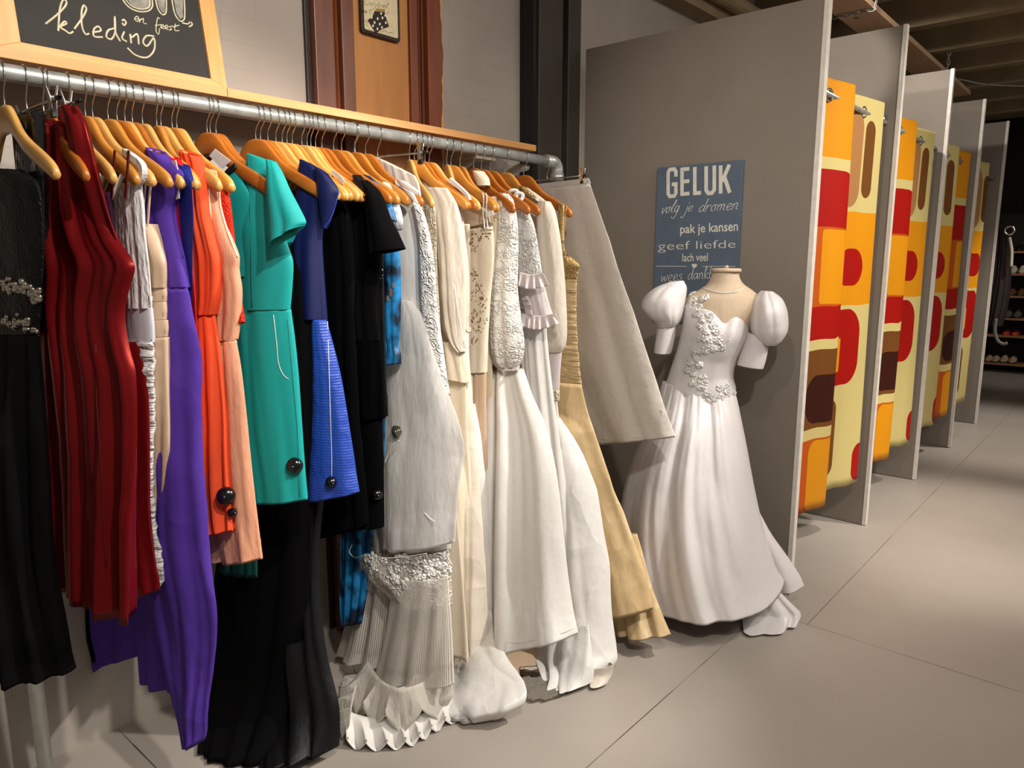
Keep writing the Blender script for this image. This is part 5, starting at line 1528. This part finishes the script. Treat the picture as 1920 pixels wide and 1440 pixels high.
# ruffled train on the floor
def fl(x, y, z=0.012): return on_z(x, y, z)
g = Garment('ruffled_underskirt', 'white ruffled tulle train lying on the floor below the pleated tulle', 'gown', Plane((1.45, YR, 0), 0), (1.35, 1.75, 0), 'wedding gowns on the rail')
g.panel('train_body', F['tulle_grey'], [(655, 850, 1262), (648, 858, 1285), (642, 860, 1300), (650, 850, 1318)], (.10, .16), t=.06, folds=[(4, .01, .03)], wr=.012, wscale=16)
up = np.array([0, 0, 1.0])
g.ruffle('hem_frill', F['white_satin'], [fl(640, 1330, .06), fl(700, 1346, .05), fl(770, 1344, .05), fl(830, 1320, .05), fl(860, 1290, .05)], [fl(648, 1398, .012), fl(700, 1404, .012), fl(770, 1396, .012), fl(830, 1362, .012), fl(885, 1338, .012)], 8, .030, up)
g.ruffle('hem_frill', F['tulle_grey'], [fl(690, 1240, .15), fl(715, 1275, .15), fl(750, 1290, .16), fl(790, 1280, .16), fl(820, 1250, .15)], [fl(640, 1300, .05), fl(690, 1345, .05), fl(750, 1362, .05), fl(815, 1340, .05), fl(850, 1290, .05)], 5, .040, up)
g.ruffle('hem_frill', F['white_satin'], [fl(690, 1262, .13), fl(720, 1290, .13), fl(760, 1286, .13), fl(780, 1262, .13)], [fl(700, 1290, .09), fl(730, 1322, .08), fl(770, 1316, .08), fl(800, 1280, .10)], 3, .045, up)
g.ruffle('side_frill', F['tulle_grey'], [fl(668, 1285, .13), fl(660, 1320, .10), fl(655, 1360, .06)], [fl(636, 1290, .09), fl(632, 1330, .06), fl(640, 1385, .014)], 4, .016, up)
# W2 ivory with lace shoulder
g = gown('lace_shoulder_gown', 'ivory gown with a fringe of lace at the shoulder, behind the embroidered gown', 'gown', 767, R(-14), 'wedding gowns on the rail')
g.panel('bodice', F['lace_ivory'], [(796, 362, 806, 366), (792, 814, 385), (None, 818, 430), (None, 820, 500), (None, 824, 580), (None, 832, 680)], (.02, .04), folds=[(2, .001, .004)], wr=.003)
g.panel('skirt', F['ivory'], [(None, 832, 676), (None, 842, 780), (None, 852, 900), (None, 862, 1020), (None, 872, 1140), (None, 880, 1240)], (.05, .12), folds=[(4, .004, .014)])
hang(767, R(-28), 'pale', 'pale wooden hanger behind the clips of the pale skirt')
# W3 chiffon sleeved gown
g = gown('chiffon_sleeve_gown', 'cream gown with long loose chiffon sleeve ending in a thin tie', 'gown', 787, R(0), 'wedding gowns on the rail')
g.panel('shoulder', F['chiffon'], [(790, 330, 812, 330), (796, 344, 838, 350), (800, 372, 852, 378)], (.045, .055), flat=.35, wr=.004, wscale=40, nV=30)
g.panel('sleeve', F['chiffon'], [(800, 352, 838, 352), (806, 380, 858, 384), (816, 430, 868, 430), (822, 490, 873, 490), (826, 560, 874, 560), (834, 610, 872, 610), (846, 640, 870, 640), (862, 662, 872, 660)], (.03, .06, .06, .05, .02), t=-.02, folds=[(2.4, .002, .008)], wr=.005, wscale=20)
g.panel('bodice', F['blush'], [(None, 850, 380), (None, 858, 460), (None, 866, 560), (None, 868, 660)], .035, folds=[(2, .002, .005)])
g.panel('skirt_tier', F['ivory'], [(822, 868, 640), (822, 876, 680), (824, 692, 880, 712), (826, 702, 880, 718)], .06, t=-.005, folds=[(3, .003, .008)], nV=30)
g.panel('skirt', F['ivory'], [(None, 874, 700), (None, 878, 800), (830, 884, 900), (826, 888, 1000), (826, 890, 1120), (826, 1250, 890, 1250)], (.05, .12), t=(0, -.03), folds=[(3.4, .004, .018)])
g.cord('sleeve_tie', M['stitch'], [(852, 540), (858, 580), (866, 620), (870, 640), (872, 662)], .0014, t=-.05)
hang(787, R(-2), 'orange', 'orange wooden hanger holding the chiffon sleeved gown')
hang(776, R(2), 'honey', 'honey wooden hanger just before the chiffon sleeved gown')
# W4 blush gown
g = gown('blush_gown', 'blush chiffon gown with a frilled edge, right of the chiffon sleeve', 'gown', 804, R(-2), 'wedding gowns on the rail')
g.panel('bodice', F['blush'], [(826, 334, 846, 342), (832, 862, 362), (838, 868, 400), (842, 873, 450), (846, 878, 490), (846, 880, 540), (848, 878, 620)], (.02, .045), folds=[(2, .001, .005)], wr=.002)
g.panel('skirt', F['ivory_taf'], [(848, 878, 618), (846, 882, 700), (842, 892, 800), (838, 900, 900), (834, 906, 1000), (832, 910, 1120), (834, 1240, 912, 1240)], (.05, .14), t=(0, -.04), folds=[(4, .004, .02)], wr=.003)
g.flowers('edge_frill', F['lace_ivory'], [(880, 486), (884, 492), (879, 500)], .010, spread=2, n=6)
g.strip('halter_strap', F['white_satin'], [(842, 336), (858, 350), (874, 366), (878, 376)], .012, t=-.016, thick=.01)
hang(804, R(-1), 'pale', 'pale wooden hanger holding the blush chiffon gown')
hang(796, R(0), 'orange', 'orange wooden hanger just before the blush gown hanger')
hang(837, R(-30), 'pale', 'pale wooden hanger turned edge on, left of the beaded gown hanger')
# W5 beaded strapless gown, ivory bag-like train
yw5 = R(-10)
g = gown('beaded_gown', 'ivory gown with beaded strapless bodice hanging by thin ribbon straps', 'gown', 862, yw5, 'wedding gowns on the rail')
g.panel('bodice', F['ivory'], [(870, 434, 924, 424), (869, 926, 445), (869, 926, 490), (872, 921, 540), (874, 917, 590), (876, 914, 640), (876, 912, 700)], (.05, .06), folds=[(1.6, .002, .006)], wr=.002)
g.panel('sheer_back', F['cream'], [(868, 390, 880, 384), (869, 410, 910, 392), (870, 432, 920, 418)], .03, t=.02, nV=24)
for a in ((906, 372), (912, 370)): g.strip('ribbon_strap', F['white_satin'], [(a[0] - 2, 362), a, (a[0] - 1, 400), (a[0] + 2, 428)], .004, t=-.028)
g.beads('bodice_beads', M['bronze_bead'], [(876, 440), (890, 438), (905, 434), (918, 430), (885, 450), (900, 446), (915, 440), (880, 455), (888, 462)], 90, .0024, grid=0, spread=3, label='bronze and clear beads')
g.beads('bodice_beads', M['bronze_bead'], [(888, 510), (896, 530), (886, 560), (900, 570), (892, 590), (905, 600), (884, 600), (896, 620), (906, 560), (898, 545), (890, 640)], 130, .0024, grid=0, spread=5, label='bronze and clear beads')
g.panel('skirt', F['champagne'], [(876, 912, 696), (872, 912, 760), (866, 915, 860), (860, 920, 980), (856, 925, 1100), (856, 1220, 930, 1220)], (.05, .10), folds=[(3, .003, .012)])
g.card('care_label', M['tag_white'], [(911, 398), (924, 394), (925, 403), (912, 407)], -.04)
hang(862, R(-18), 'honey', 'honey open wooden hanger holding the beaded ivory gown')
g = gown('satin_train_gown', 'ivory satin gown whose train bags on the floor beside the ruffled train', 'gown', 845, R(0), 'wedding gowns on the rail')
g.panel('bodice', F['ivory'], [(858, 880, 420), (None, 884, 520), (None, 884, 640), (None, 888, 760)], .03)
g.panel('skirt', F['taffeta'], [(868, 892, 756), (858, 905, 820), (848, 915, 900), (842, 922, 1000), (838, 930, 1090), (836, 945, 1180), (834, 960, 1240), (836, 975, 1290), (846, 1320, 972, 1320)], (.05, .14, .24), t=(0, -.03, -.07), folds=[(2.4, .006, .04)], wr=.008, wscale=10, nU=72)
g.panel('train', F['taffeta'], [(850, 925, 1110), (838, 940, 1190), (833, 966, 1240), (835, 986, 1285), (842, 984, 1318), (860, 1338, 955, 1340)], (.06, .12, .16, .17, .15, .10), t=(-.05, -.11, -.17, -.22, -.25, -.26), folds=[(1.6, .004, .016)], wr=.015, wscale=11, sharp=1.0, wst=(1, 1, .6), nU=84)
hang(845, R(-4), 'honey', 'honey wooden hanger between the chiffon and beaded gowns')
# W6 lace sleeved gown with satin skirt
g = gown('lace_sleeve_gown', 'white gown with full lace sleeve and wide smooth satin skirt', 'gown', 902, R(-2), 'wedding gowns on the rail')
g.panel('bodice', F['lace_ivory'], [(920, 376, 936, 372), (918, 946, 400), (916, 950, 480), (914, 955, 560), (912, 962, 640), (912, 975, 700)], (.02, .05), wr=.002)
g.panel('sleeve', F['lace'], [(934, 362, 953, 362), (931, 376, 964, 376), (930, 420, 971, 420), (929, 480, 972, 480), (924, 540, 972, 540), (920, 600, 978, 600), (919, 650, 984, 650), (925, 678, 978, 678), (934, 690, 972, 690)], (.03, .07, .075, .09, .09, .04), t=-.035, folds=[(2.2, .002, .007)], wr=.003)
g.panel('cuff', F['white_satin'], [(932, 686, 974, 687), (934, 694, 972, 695)], .045, t=-.035, folds=[(7, .003, .003)], nV=10)
g.panel('skirt', F['white_satin'], [(914, 982, 690), (906, 1000, 740), (899, 1022, 790), (896, 1038, 850), (895, 1050, 920), (896, 1058, 1000), (899, 1066, 1080), (902, 1074, 1140), (905, 1214, 1083, 1188)], (.06, .14, .22), t=(0, -.08, -.18), folds=[(3.1, .008, .044)], fold_grow=.7, wr=.003, wscale=9, nU=84)
g.seam('hem_stitch', M['stitch'], [(910, 1200), (950, 1206), (1000, 1200), (1050, 1188), (1078, 1178)], .0008, grid=-1)
hang(902, R(-2), 'orange', 'orange wooden hanger holding the lace sleeved gown')
hang(888, R(-12), 'orange', 'orange wooden hanger half hidden behind the beaded gown hanger')
g = gown('champagne_back_gown', 'champagne gown with sparse beads, between the beaded and the lace sleeved gowns', 'gown', 884, R(-6), 'wedding gowns on the rail', zbase=.4)
g.panel('bodice', F['cream'], [(918, 372, 932, 368), (912, 936, 400), (910, 932, 470), (908, 926, 560), (906, 922, 640)], .03, wr=.002)
g.beads('bodice_beads', M['bronze_bead'], [(930, 392), (932, 400), (928, 410), (934, 386)], 30, .002, spread=3)
g.panel('puffed_collar', F['ivory'], [(892, 322, 902, 320), (892, 334, 914, 334), (898, 350, 916, 348)], .05, t=-.02, nV=24, wr=.004)
g.panel('skirt', F['cream'], [(None, 922, 636), (None, 925, 800), (None, 930, 1000)], .04)
# W7 bow and ruffle gown
g = gown('bow_ruffle_gown', 'white lace gown with knotted bow shoulder and tiers of chiffon ruffles', 'gown', 919, R(2), 'wedding gowns on the rail')
g.panel('bodice', F['lace'], [(968, 382, 984, 386), (966, 992, 398), (966, 1002, 425), (968, 1010, 470), (971, 1016, 510), (974, 1020, 540), (976, 1024, 580)], (.02, .05), t=-.01, wr=.002)
g.panel('chiffon_sleeve', F['pink_white'], [(980, 520, 1016, 520), (984, 1024, 550), (984, 1034, 585), (982, 608, 1044, 602)], .05, t=-.02, folds=[(3, .003, .007)])
P0 = lambda x, y, t=-.05: g.pl.at(x, y, t)
g.ruffle('ruffle', F['pink_white'], [P0(974, 510), P0(995, 514), P0(1018, 512)], [P0(970, 536, -.07), P0(996, 542, -.08), P0(1030, 536, -.05)], 4, .012, (-.7, -.7, 0))
g.ruffle('ruffle', F['pink_white'], [P0(978, 588), P0(1010, 592), P0(1040, 588)], [P0(976, 612, -.07), P0(1010, 618, -.08), P0(1052, 606, -.05)], 6, .012, (-.7, -.7, 0))
g.ruffle('ruffle', F['pink_white'], [P0(976, 560), P0(982, 575), P0(986, 596)], [P0(988, 556, -.06), P0(996, 576, -.06), P0(998, 600, -.06)], 3, .009, (-.7, -.7, 0))
p = g.pl.at(968, 372, -.03); q = g.mb()
for du, dz, s_ in ((-.012, .012, 1), (.012, .002, .9), (0, -.014, .8)):
    c = p + g.pl.e * du + np.array([0, 0, dz])
    q.tube([c + (math.cos(a) * g.pl.e * .018 + math.sin(a) * np.array([0, 0, .017]) + math.sin(2 * a) * g.pl.n * .006) * s_ for a in np.linspace(0, 2 * math.pi, 20)], .007, 10, cap=False)
q.ball(p, .012, 10, 8); q.build('knotted_bow', F['white_satin'], g.root, smooth=True)
g.beads('shoulder_stones', M['silver'], [(978, 391), (980, 394)], 4, .003, spread=1)
g.panel('skirt', F['white_satin'], [(972, 1022, 576), (976, 1030, 660), (984, 1040, 740), (990, 1052, 820), (994, 1066, 920), (996, 1080, 1040), (996, 1180, 1094, 1170)], (.05, .14), t=(0, -.02), folds=[(3, .004, .02)])
hang(919, R(0), 'orange', 'orange wooden hanger holding the gown with the knotted bow')
# W8 chiffon long sleeves and taffeta train
g = gown('taffeta_train_gown', 'white gown with sheer long sleeve and crumpled taffeta train on the floor', 'gown', 946, R(0), 'wedding gowns on the rail')
g.panel('yoke', F['chiffon'], [(976, 350, 990, 352), (978, 368, 1022, 376), (982, 400, 1038, 402), (986, 450, 1044, 450), (988, 520, 1046, 520)], (.02, .04), wr=.002)
g.panel('beaded_shoulder', F['bead_gold'], [(974, 348, 984, 350), (976, 360, 1000, 366), (984, 365, 1006, 374)], .018, t=-.022, nV=20)
g.panel('sleeve', F['chiffon'], [(1018, 376, 1032, 378), (1010, 392, 1040, 394), (1008, 430, 1048, 430), (1008, 490, 1056, 490), (1010, 560, 1061, 560), (1009, 620, 1063, 620), (1008, 648, 1060, 648), (1011, 662, 1052, 662)], (.03, .06, .06, .07, .07, .04), t=-.025, folds=[(2, .002, .007)], wr=.002)
g.panel('lower_sleeve', F['pink_white'], [(1011, 660, 1053, 660), (1012, 1050, 700), (1013, 734, 1048, 734)], .04, t=-.025)
g.panel('lace_cuff', F['lace_ivory'], [(1013, 730, 1049, 730), (1013, 750, 1049, 752)], .045, t=-.025, folds=[(6, .002, .003)], nV=14)
g.flowers('shoulder_lace', F['lace_ivory'], [(1022, 382), (1034, 388), (1012, 372)], .010, grid=1, spread=3, n=6)
g.panel('bodice', F['white_satin'], [(988, 1046, 516), (990, 1044, 640), (992, 1044, 740), (996, 1048, 790)], .05)
g.panel('skirt', F['taffeta'], [(1000, 1046, 780), (1000, 1070, 812), (1000, 1092, 850), (1000, 1108, 895), (1002, 1122, 950), (1004, 1132, 1010), (1006, 1142, 1080), (1010, 1150, 1150), (1014, 1157, 1205), (1020, 1160, 1235), (1030, 1262, 1146, 1254)], (.05, .14, .24), t=(0, -.04, -.10), folds=[(2.2, .008, .04)], wr=.017, wscale=8, sharp=.9, wst=(1, 1, .7), nU=76)
g.panel('hem_roll', F['taffeta'], [(1046, 1106, 1170), (1044, 1112, 1215), (1046, 1116, 1250), (1050, 1288, 1114, 1276)], (.02, .12, .12), t=(-.15, -.2, -.22), folds=[(1.6, .004, .014)], wr=.006, wscale=12)
g.panel('hem_fold', F['ivory_taf'], [(1098, 1150, 1246), (1104, 1148, 1262), (1110, 1138, 1282)], .07, t=-.16, wr=.006, nV=40)
g.panel('under_layer', F['champagne'], [(950, 1060, 1195), (950, 1062, 1225), (960, 1258, 1060, 1255)], .10, t=-.08, folds=[(3, .006, .016)], wr=.004, nV=50)
g.panel('net_train', F['tulle_grey'], [(975, 1100, 1250), (980, 1095, 1275), (985, 1060, 1300)], .10, t=-.14, folds=[(3, .004, .01)], nV=40)
hang(946, R(0), 'honey', 'honey wooden hanger with a pierced slot holding the taffeta gown')
# W9 gold gown
g = gown('gold_gown', 'gold taffeta gown with beaded bodice, gathered waist and flared hem', 'gown', 982, 0.0, 'wedding gowns on the rail')
g.panel('beaded_strap', F['bead_gold'], [(1046, 378, 1058, 384), (1047, 1058, 410), (1050, 1057, 450), (1052, 1060, 480)], .012, t=-.012, mirror=True)
g.strip('beaded_edge', F['bead_gold'], [(1061, 384), (1058, 420), (1056, 460), (1060, 478)], .006, t=-.002)
g.panel('bodice', F['bead_gold'], [(1050, 474, 1064, 478), (1048, 1084, 494), (None, 1084, 510), (None, 1082, 526)], (.03, .05), nV=40)
g.panel('gathered_waist', F['gold_gather'], [(None, 1082, 524), (None, 1081, 580), (None, 1083, 630), (None, 1087, 680), (None, 1092, 725)], (.05, .06), folds=[(2, .001, .004)], wr=.004, wscale=50, wst=(.25, .25, 2))
g.panel('skirt', F['gold'], [(None, 1092, 720), (None, 1102, 765), (1040, 1114, 805), (1042, 1130, 855), (1046, 1150, 915), (1060, 1172, 965), (1080, 1190, 1010), (1100, 1204, 1050), (1112, 1215, 1090), (1124, 1146, 1225, 1142)], (.06, .10, .16), t=(0, -.02, -.05), folds=[(1.5, .003, .022)], wr=.009, wscale=10, sharp=.9)
g.panel('flared_hem', F['gold'], [(1105, 1196, 1000), (1120, 1212, 1050), (1135, 1226, 1095), (1146, 1242, 1135), (1152, 1254, 1165), (1156, 1178, 1263, 1186)], (.08, .16), t=(.06, .02), folds=[(2.2, .006, .022)], wr=.005, wscale=12)
hang(982, 0.0, 'orange', 'orange wooden hanger at the right end, holding the gold gown')
# W10 white skirt on clips at the end of the rail
clip_hanger(1026, R(-4), 'metal clip hanger at the rail elbow holding the wide white skirt', .205, (.185,))
g = gown('wide_skirt', 'wide plain off white satin skirt clipped at the end of the rail', 'skirt', 1026, R(-4), 'wedding gowns on the rail', zbase=.7)
g.panel('waistband', F['skirt_grey'], [(None, 344, 1104, 336), (None, 1107, 348)], .012, nV=12) if False else g.panel('waistband', F['skirt_grey'], [(1004, 346, 1104, 334), (1004, 356, 1108, 344)], .012, nV=12)
g.panel('skirt_body', F['skirt_grey'], [(1003, 354, 1107, 343), (1002, 1122, 385), (1004, 1140, 440), (1010, 1162, 505), (1030, 1186, 575), (1052, 1212, 655), (1078, 1238, 735), (1104, 800, 1258, 795), (1122, 834, 1267, 819)], (.014, .03, .06), folds=[(2.2, .002, .012)], wr=.006, wscale=7, sharp=.8, wst=(1, 1, 1))
g.seam('hem_stitch', M['stitch'], [(1126, 824), (1160, 822), (1210, 816), (1258, 808)], .0008)
g.seam('knife_mark', M['stitch'], [(1238, 768), (1242, 774), (1240, 780)], .0012)

# ============================ dress form with the white puff sleeved gown ============================
PC = np.array([2.72, 1.40, 0]); TH = math.atan2(1.40, 2.72)
form_plane = Plane(PC, TH)
g = Garment('dress_form', 'cream headless dress form wearing the puff sleeved white gown', 'dress form', form_plane, (2.72, 1.40, 0))
g.panel('torso', F['form'], [(1336, 507, 1386, 507), (1333, 1387, 520), (1326, 1394, 532), (1308, 1412, 545), (1288, 1424, 558), (1281, 1425, 580), (1282, 1408, 610), (1280, 1398, 640), (1274, 1384, 670), (1268, 1376, 700), (1262, 1378, 740)], (.10, .11, .12, .15, .18, .20, .21, .20, .18, .17, .2), nU=40, nV=70)
top = form_plane.at(1362, 506); q = g.mb(); q.lathe(top, [(.058, -.008), (.058, .002), (.052, .006), (.02, .007), (.018, .003)], 26); q.lathe(top, [(.008, 0), (.008, .014), (.004, .018)], 12)
q.build('neck_cap', F['form'], g.root, smooth=True)
q = g.mb(); q.tube([(2.72, 1.40, 0.02), (2.72, 1.40, 0.95)], .017, 14); q.lathe((2.72, 1.40, 0), [(.17, .0), (.17, .012), (.03, .03), (.018, .05)], 26); q.build('stand', M['galv'], g.root, smooth=True)
g.seam('neckline_cord', M['stitch'], [(1318, 538), (1330, 544), (1348, 549), (1366, 550), (1384, 546), (1394, 540)], .0018, grid=0, lift=.002)
torso = g.last
g = Garment('puff_sleeve_gown', 'bright white satin wedding gown with puff sleeves and lace flowers on the dress form', 'gown', form_plane, (2.72, 1.40, 0.001))
g.panel('bodice', F['gown_white'], [(1281, 572, 1404, 586), (1280, 1405, 600), (1276, 1402, 626), (1269, 1390, 655), (1261, 1379, 680), (1253, 1375, 705), (1246, 1380, 730), (1262, 1372, 752), (1300, 1352, 768)], (.205, .225, .235, .225, .20, .19, .20, .19, .15), folds=[(2, .001, .003)], wr=.0035, wscale=20, nU=70, nV=96, dip=[(.60, .038, .13), (1.0, .004, .1)], bumps=[(.32, .20, .17, .15, .022), (.80, .22, .15, .15, .022)])
body = g.last
g.panel('skirt', F['gown_white'], [(1242, 714, 1376, 728), (1232, 1383, 752), (1220, 1390, 785), (1196, 1400, 835), (1176, 1410, 890), (1166, 1420, 940), (1164, 1432, 990), (1166, 1444, 1030), (1172, 1456, 1065), (1180, 1093, 1470, 1088)], (.16, .23, .36, .46, .55, .62, .66, .70, .74), t=(0, -.02), folds=[(3.4, .005, .032), (12, .003, .002)], fold_grow=.8, wr=.005, wscale=10, nU=110, nV=100)
g.panel('skirt_train', F['gown_white'], [(1395, 1424, 960), (1400, 1446, 1000), (1405, 1474, 1040), (1408, 1498, 1076), (1412, 1108, 1508, 1098)], (.06, .09, .10), t=.03, folds=[(1.4, .004, .014)], wr=.003)
g.panel('hem_flounce', F['gown_white'], [(1384, 1440, 1080), (1386, 1462, 1108), (1388, 1484, 1130), (1390, 1500, 1146), (1394, 1182, 1496, 1162)], (.04, .14), t=-.10, folds=[(2.2, .004, .022)], wr=.003)
# gathered waist, sleeves
for sd, rows, cuff in (('left', [(1256, 528, 1282, 526), (1226, 541, 1288, 540), (1206, 1286, 560), (1203, 1283, 577), (1213, 1280, 592), (1228, 1275, 604), (1234, 614, 1268, 612)], [(1232, 608, 1268, 608), (1230, 1266, 630), (1227, 1262, 650), (1226, 662, 1258, 663)]),
                       ('right', [(1426, 545, 1449, 546), (1412, 1466, 560), (1407, 1475, 580), (1405, 1478, 602), (1408, 1476, 622), (1418, 1466, 638), (1430, 646, 1456, 647)], [(1402, 622, 1442, 640), (1394, 646, 1440, 656), (1386, 668, 1436, 676), (1381, 684, 1431, 692)])):
    g.panel('puff_sleeve', F['gown_white'], rows, (.07, .14, .17, .17, .15, .11, .07), t=-.02, folds=[(2.1, .004, .005)], wr=.014, wscale=13, sharp=.7, nU=60, wst=(1, 1, .7))
    g.panel('sleeve_cuff', F['gown_white'], cuff, (.085, .08), t=-.02, wr=.003, wscale=16, nV=40)
spots = [(1294, 548), (1300, 562), (1292, 575), (1308, 575), (1318, 560), (1302, 590), (1316, 598), (1330, 596), (1310, 612), (1322, 620), (1336, 612), (1344, 622), (1318, 634), (1332, 640), (1346, 640), (1354, 655), (1340, 655), (1326, 652), (1316, 660),
         (1306, 668), (1312, 680), (1296, 685), (1290, 696), (1304, 704), (1312, 716), (1322, 712), (1300, 722), (1316, 730), (1330, 738), (1322, 752), (1330, 762), (1342, 748), (1356, 744), (1362, 732), (1370, 726), (1352, 726), (1340, 760), (1378, 736)]
g.flowers('lace_applique', F['lace'], [s_ for s_ in spots if s_[1] > 580], .015, grid=body, spread=3, n=70, label='white lace flowers with tiny pearls')
g.flowers('lace_applique', F['lace'], [s_ for s_ in spots if s_[1] <= 580], .014, grid=torso, spread=3, n=20, label='white lace flowers climbing to the shoulder')
g.beads('pearls', M['pearl'], [s_ for s_ in spots if s_[1] > 600], 50, .0022, grid=body, spread=6)

# ============================ dark coat hanging at the last partition ============================
g = Garment('dark_coat', 'dark brown coat hanging beyond the last partition before the shoe rack', 'coat', Plane((7.73, 1.1, 0), 0), (7.73, 1.1, .6))
g.panel('coat_body', F['coat'], [(1870, 1886, 418), (1866, 1896, 445), (1862, 1897, 490), (1856, 1895, 540), (1850, 1889, 580), (1846, 1880, 612)], (.05, .12), folds=[(3, .006, .014)])
g.cord('strap', M['bracket'], [(1893, 445), (1897, 470), (1896, 500)], .012, t=-.08)
q = g.mb(); p = g.pl.at(1893, 432, -.09)
q.tube([p + .035 * (math.cos(a) * g.pl.e + math.sin(a) * np.array([0, 0, 1.])) for a in np.linspace(0, 2 * math.pi, 17)], .010, 8, cap=False); q.build('buckle', M['chrome'], g.root, smooth=True)
g.cord('belt', M['shoe_grey'], [(1868, 598), (1866, 610), (1866, 625), (1872, 640), (1882, 645), (1889, 643)], .014, t=-.10)
kh = empty('coat_hook', (7.605, 1.10, 1.90), 'small metal coat hook on the far side of the last partition', 'hook')
q = MB(kh.location); q.box((7.6025, 1.08, 1.85), (7.609, 1.12, 1.96)); q.build('hook_plate', M['chrome'], kh, bevel=.001)
q = MB(kh.location); q.tube(catmull([(7.607, 1.10, 1.92), (7.66, 1.10, 1.915), (7.72, 1.10, 1.93), (7.735, 1.10, 1.965)], 14), .006, 8); q.build('hook_arm', M['chrome'], kh, smooth=True)

# remaining wooden hangers crowded among the black dresses
for px, yw, tn, lab in ((486, 14, 'orange', 'orange wooden hanger right behind the navy dress hanger'), (515, 8, 'pale', 'pale wooden hanger behind the navy dress, third of the tight row'),
                        (527, 8, 'honey', 'honey wooden hanger behind the navy dress, fourth of the tight row'), (546, 5, 'honey', 'honey wooden hanger between black satin and black velvet gowns'),
                        (574, 2, 'pale', 'pale wooden hanger right beside the black velvet dress hanger'), (590, 2, 'orange', 'orange wooden hanger before the gold button dress hanger')):
    hanger(px, R(yw), tn, lab)
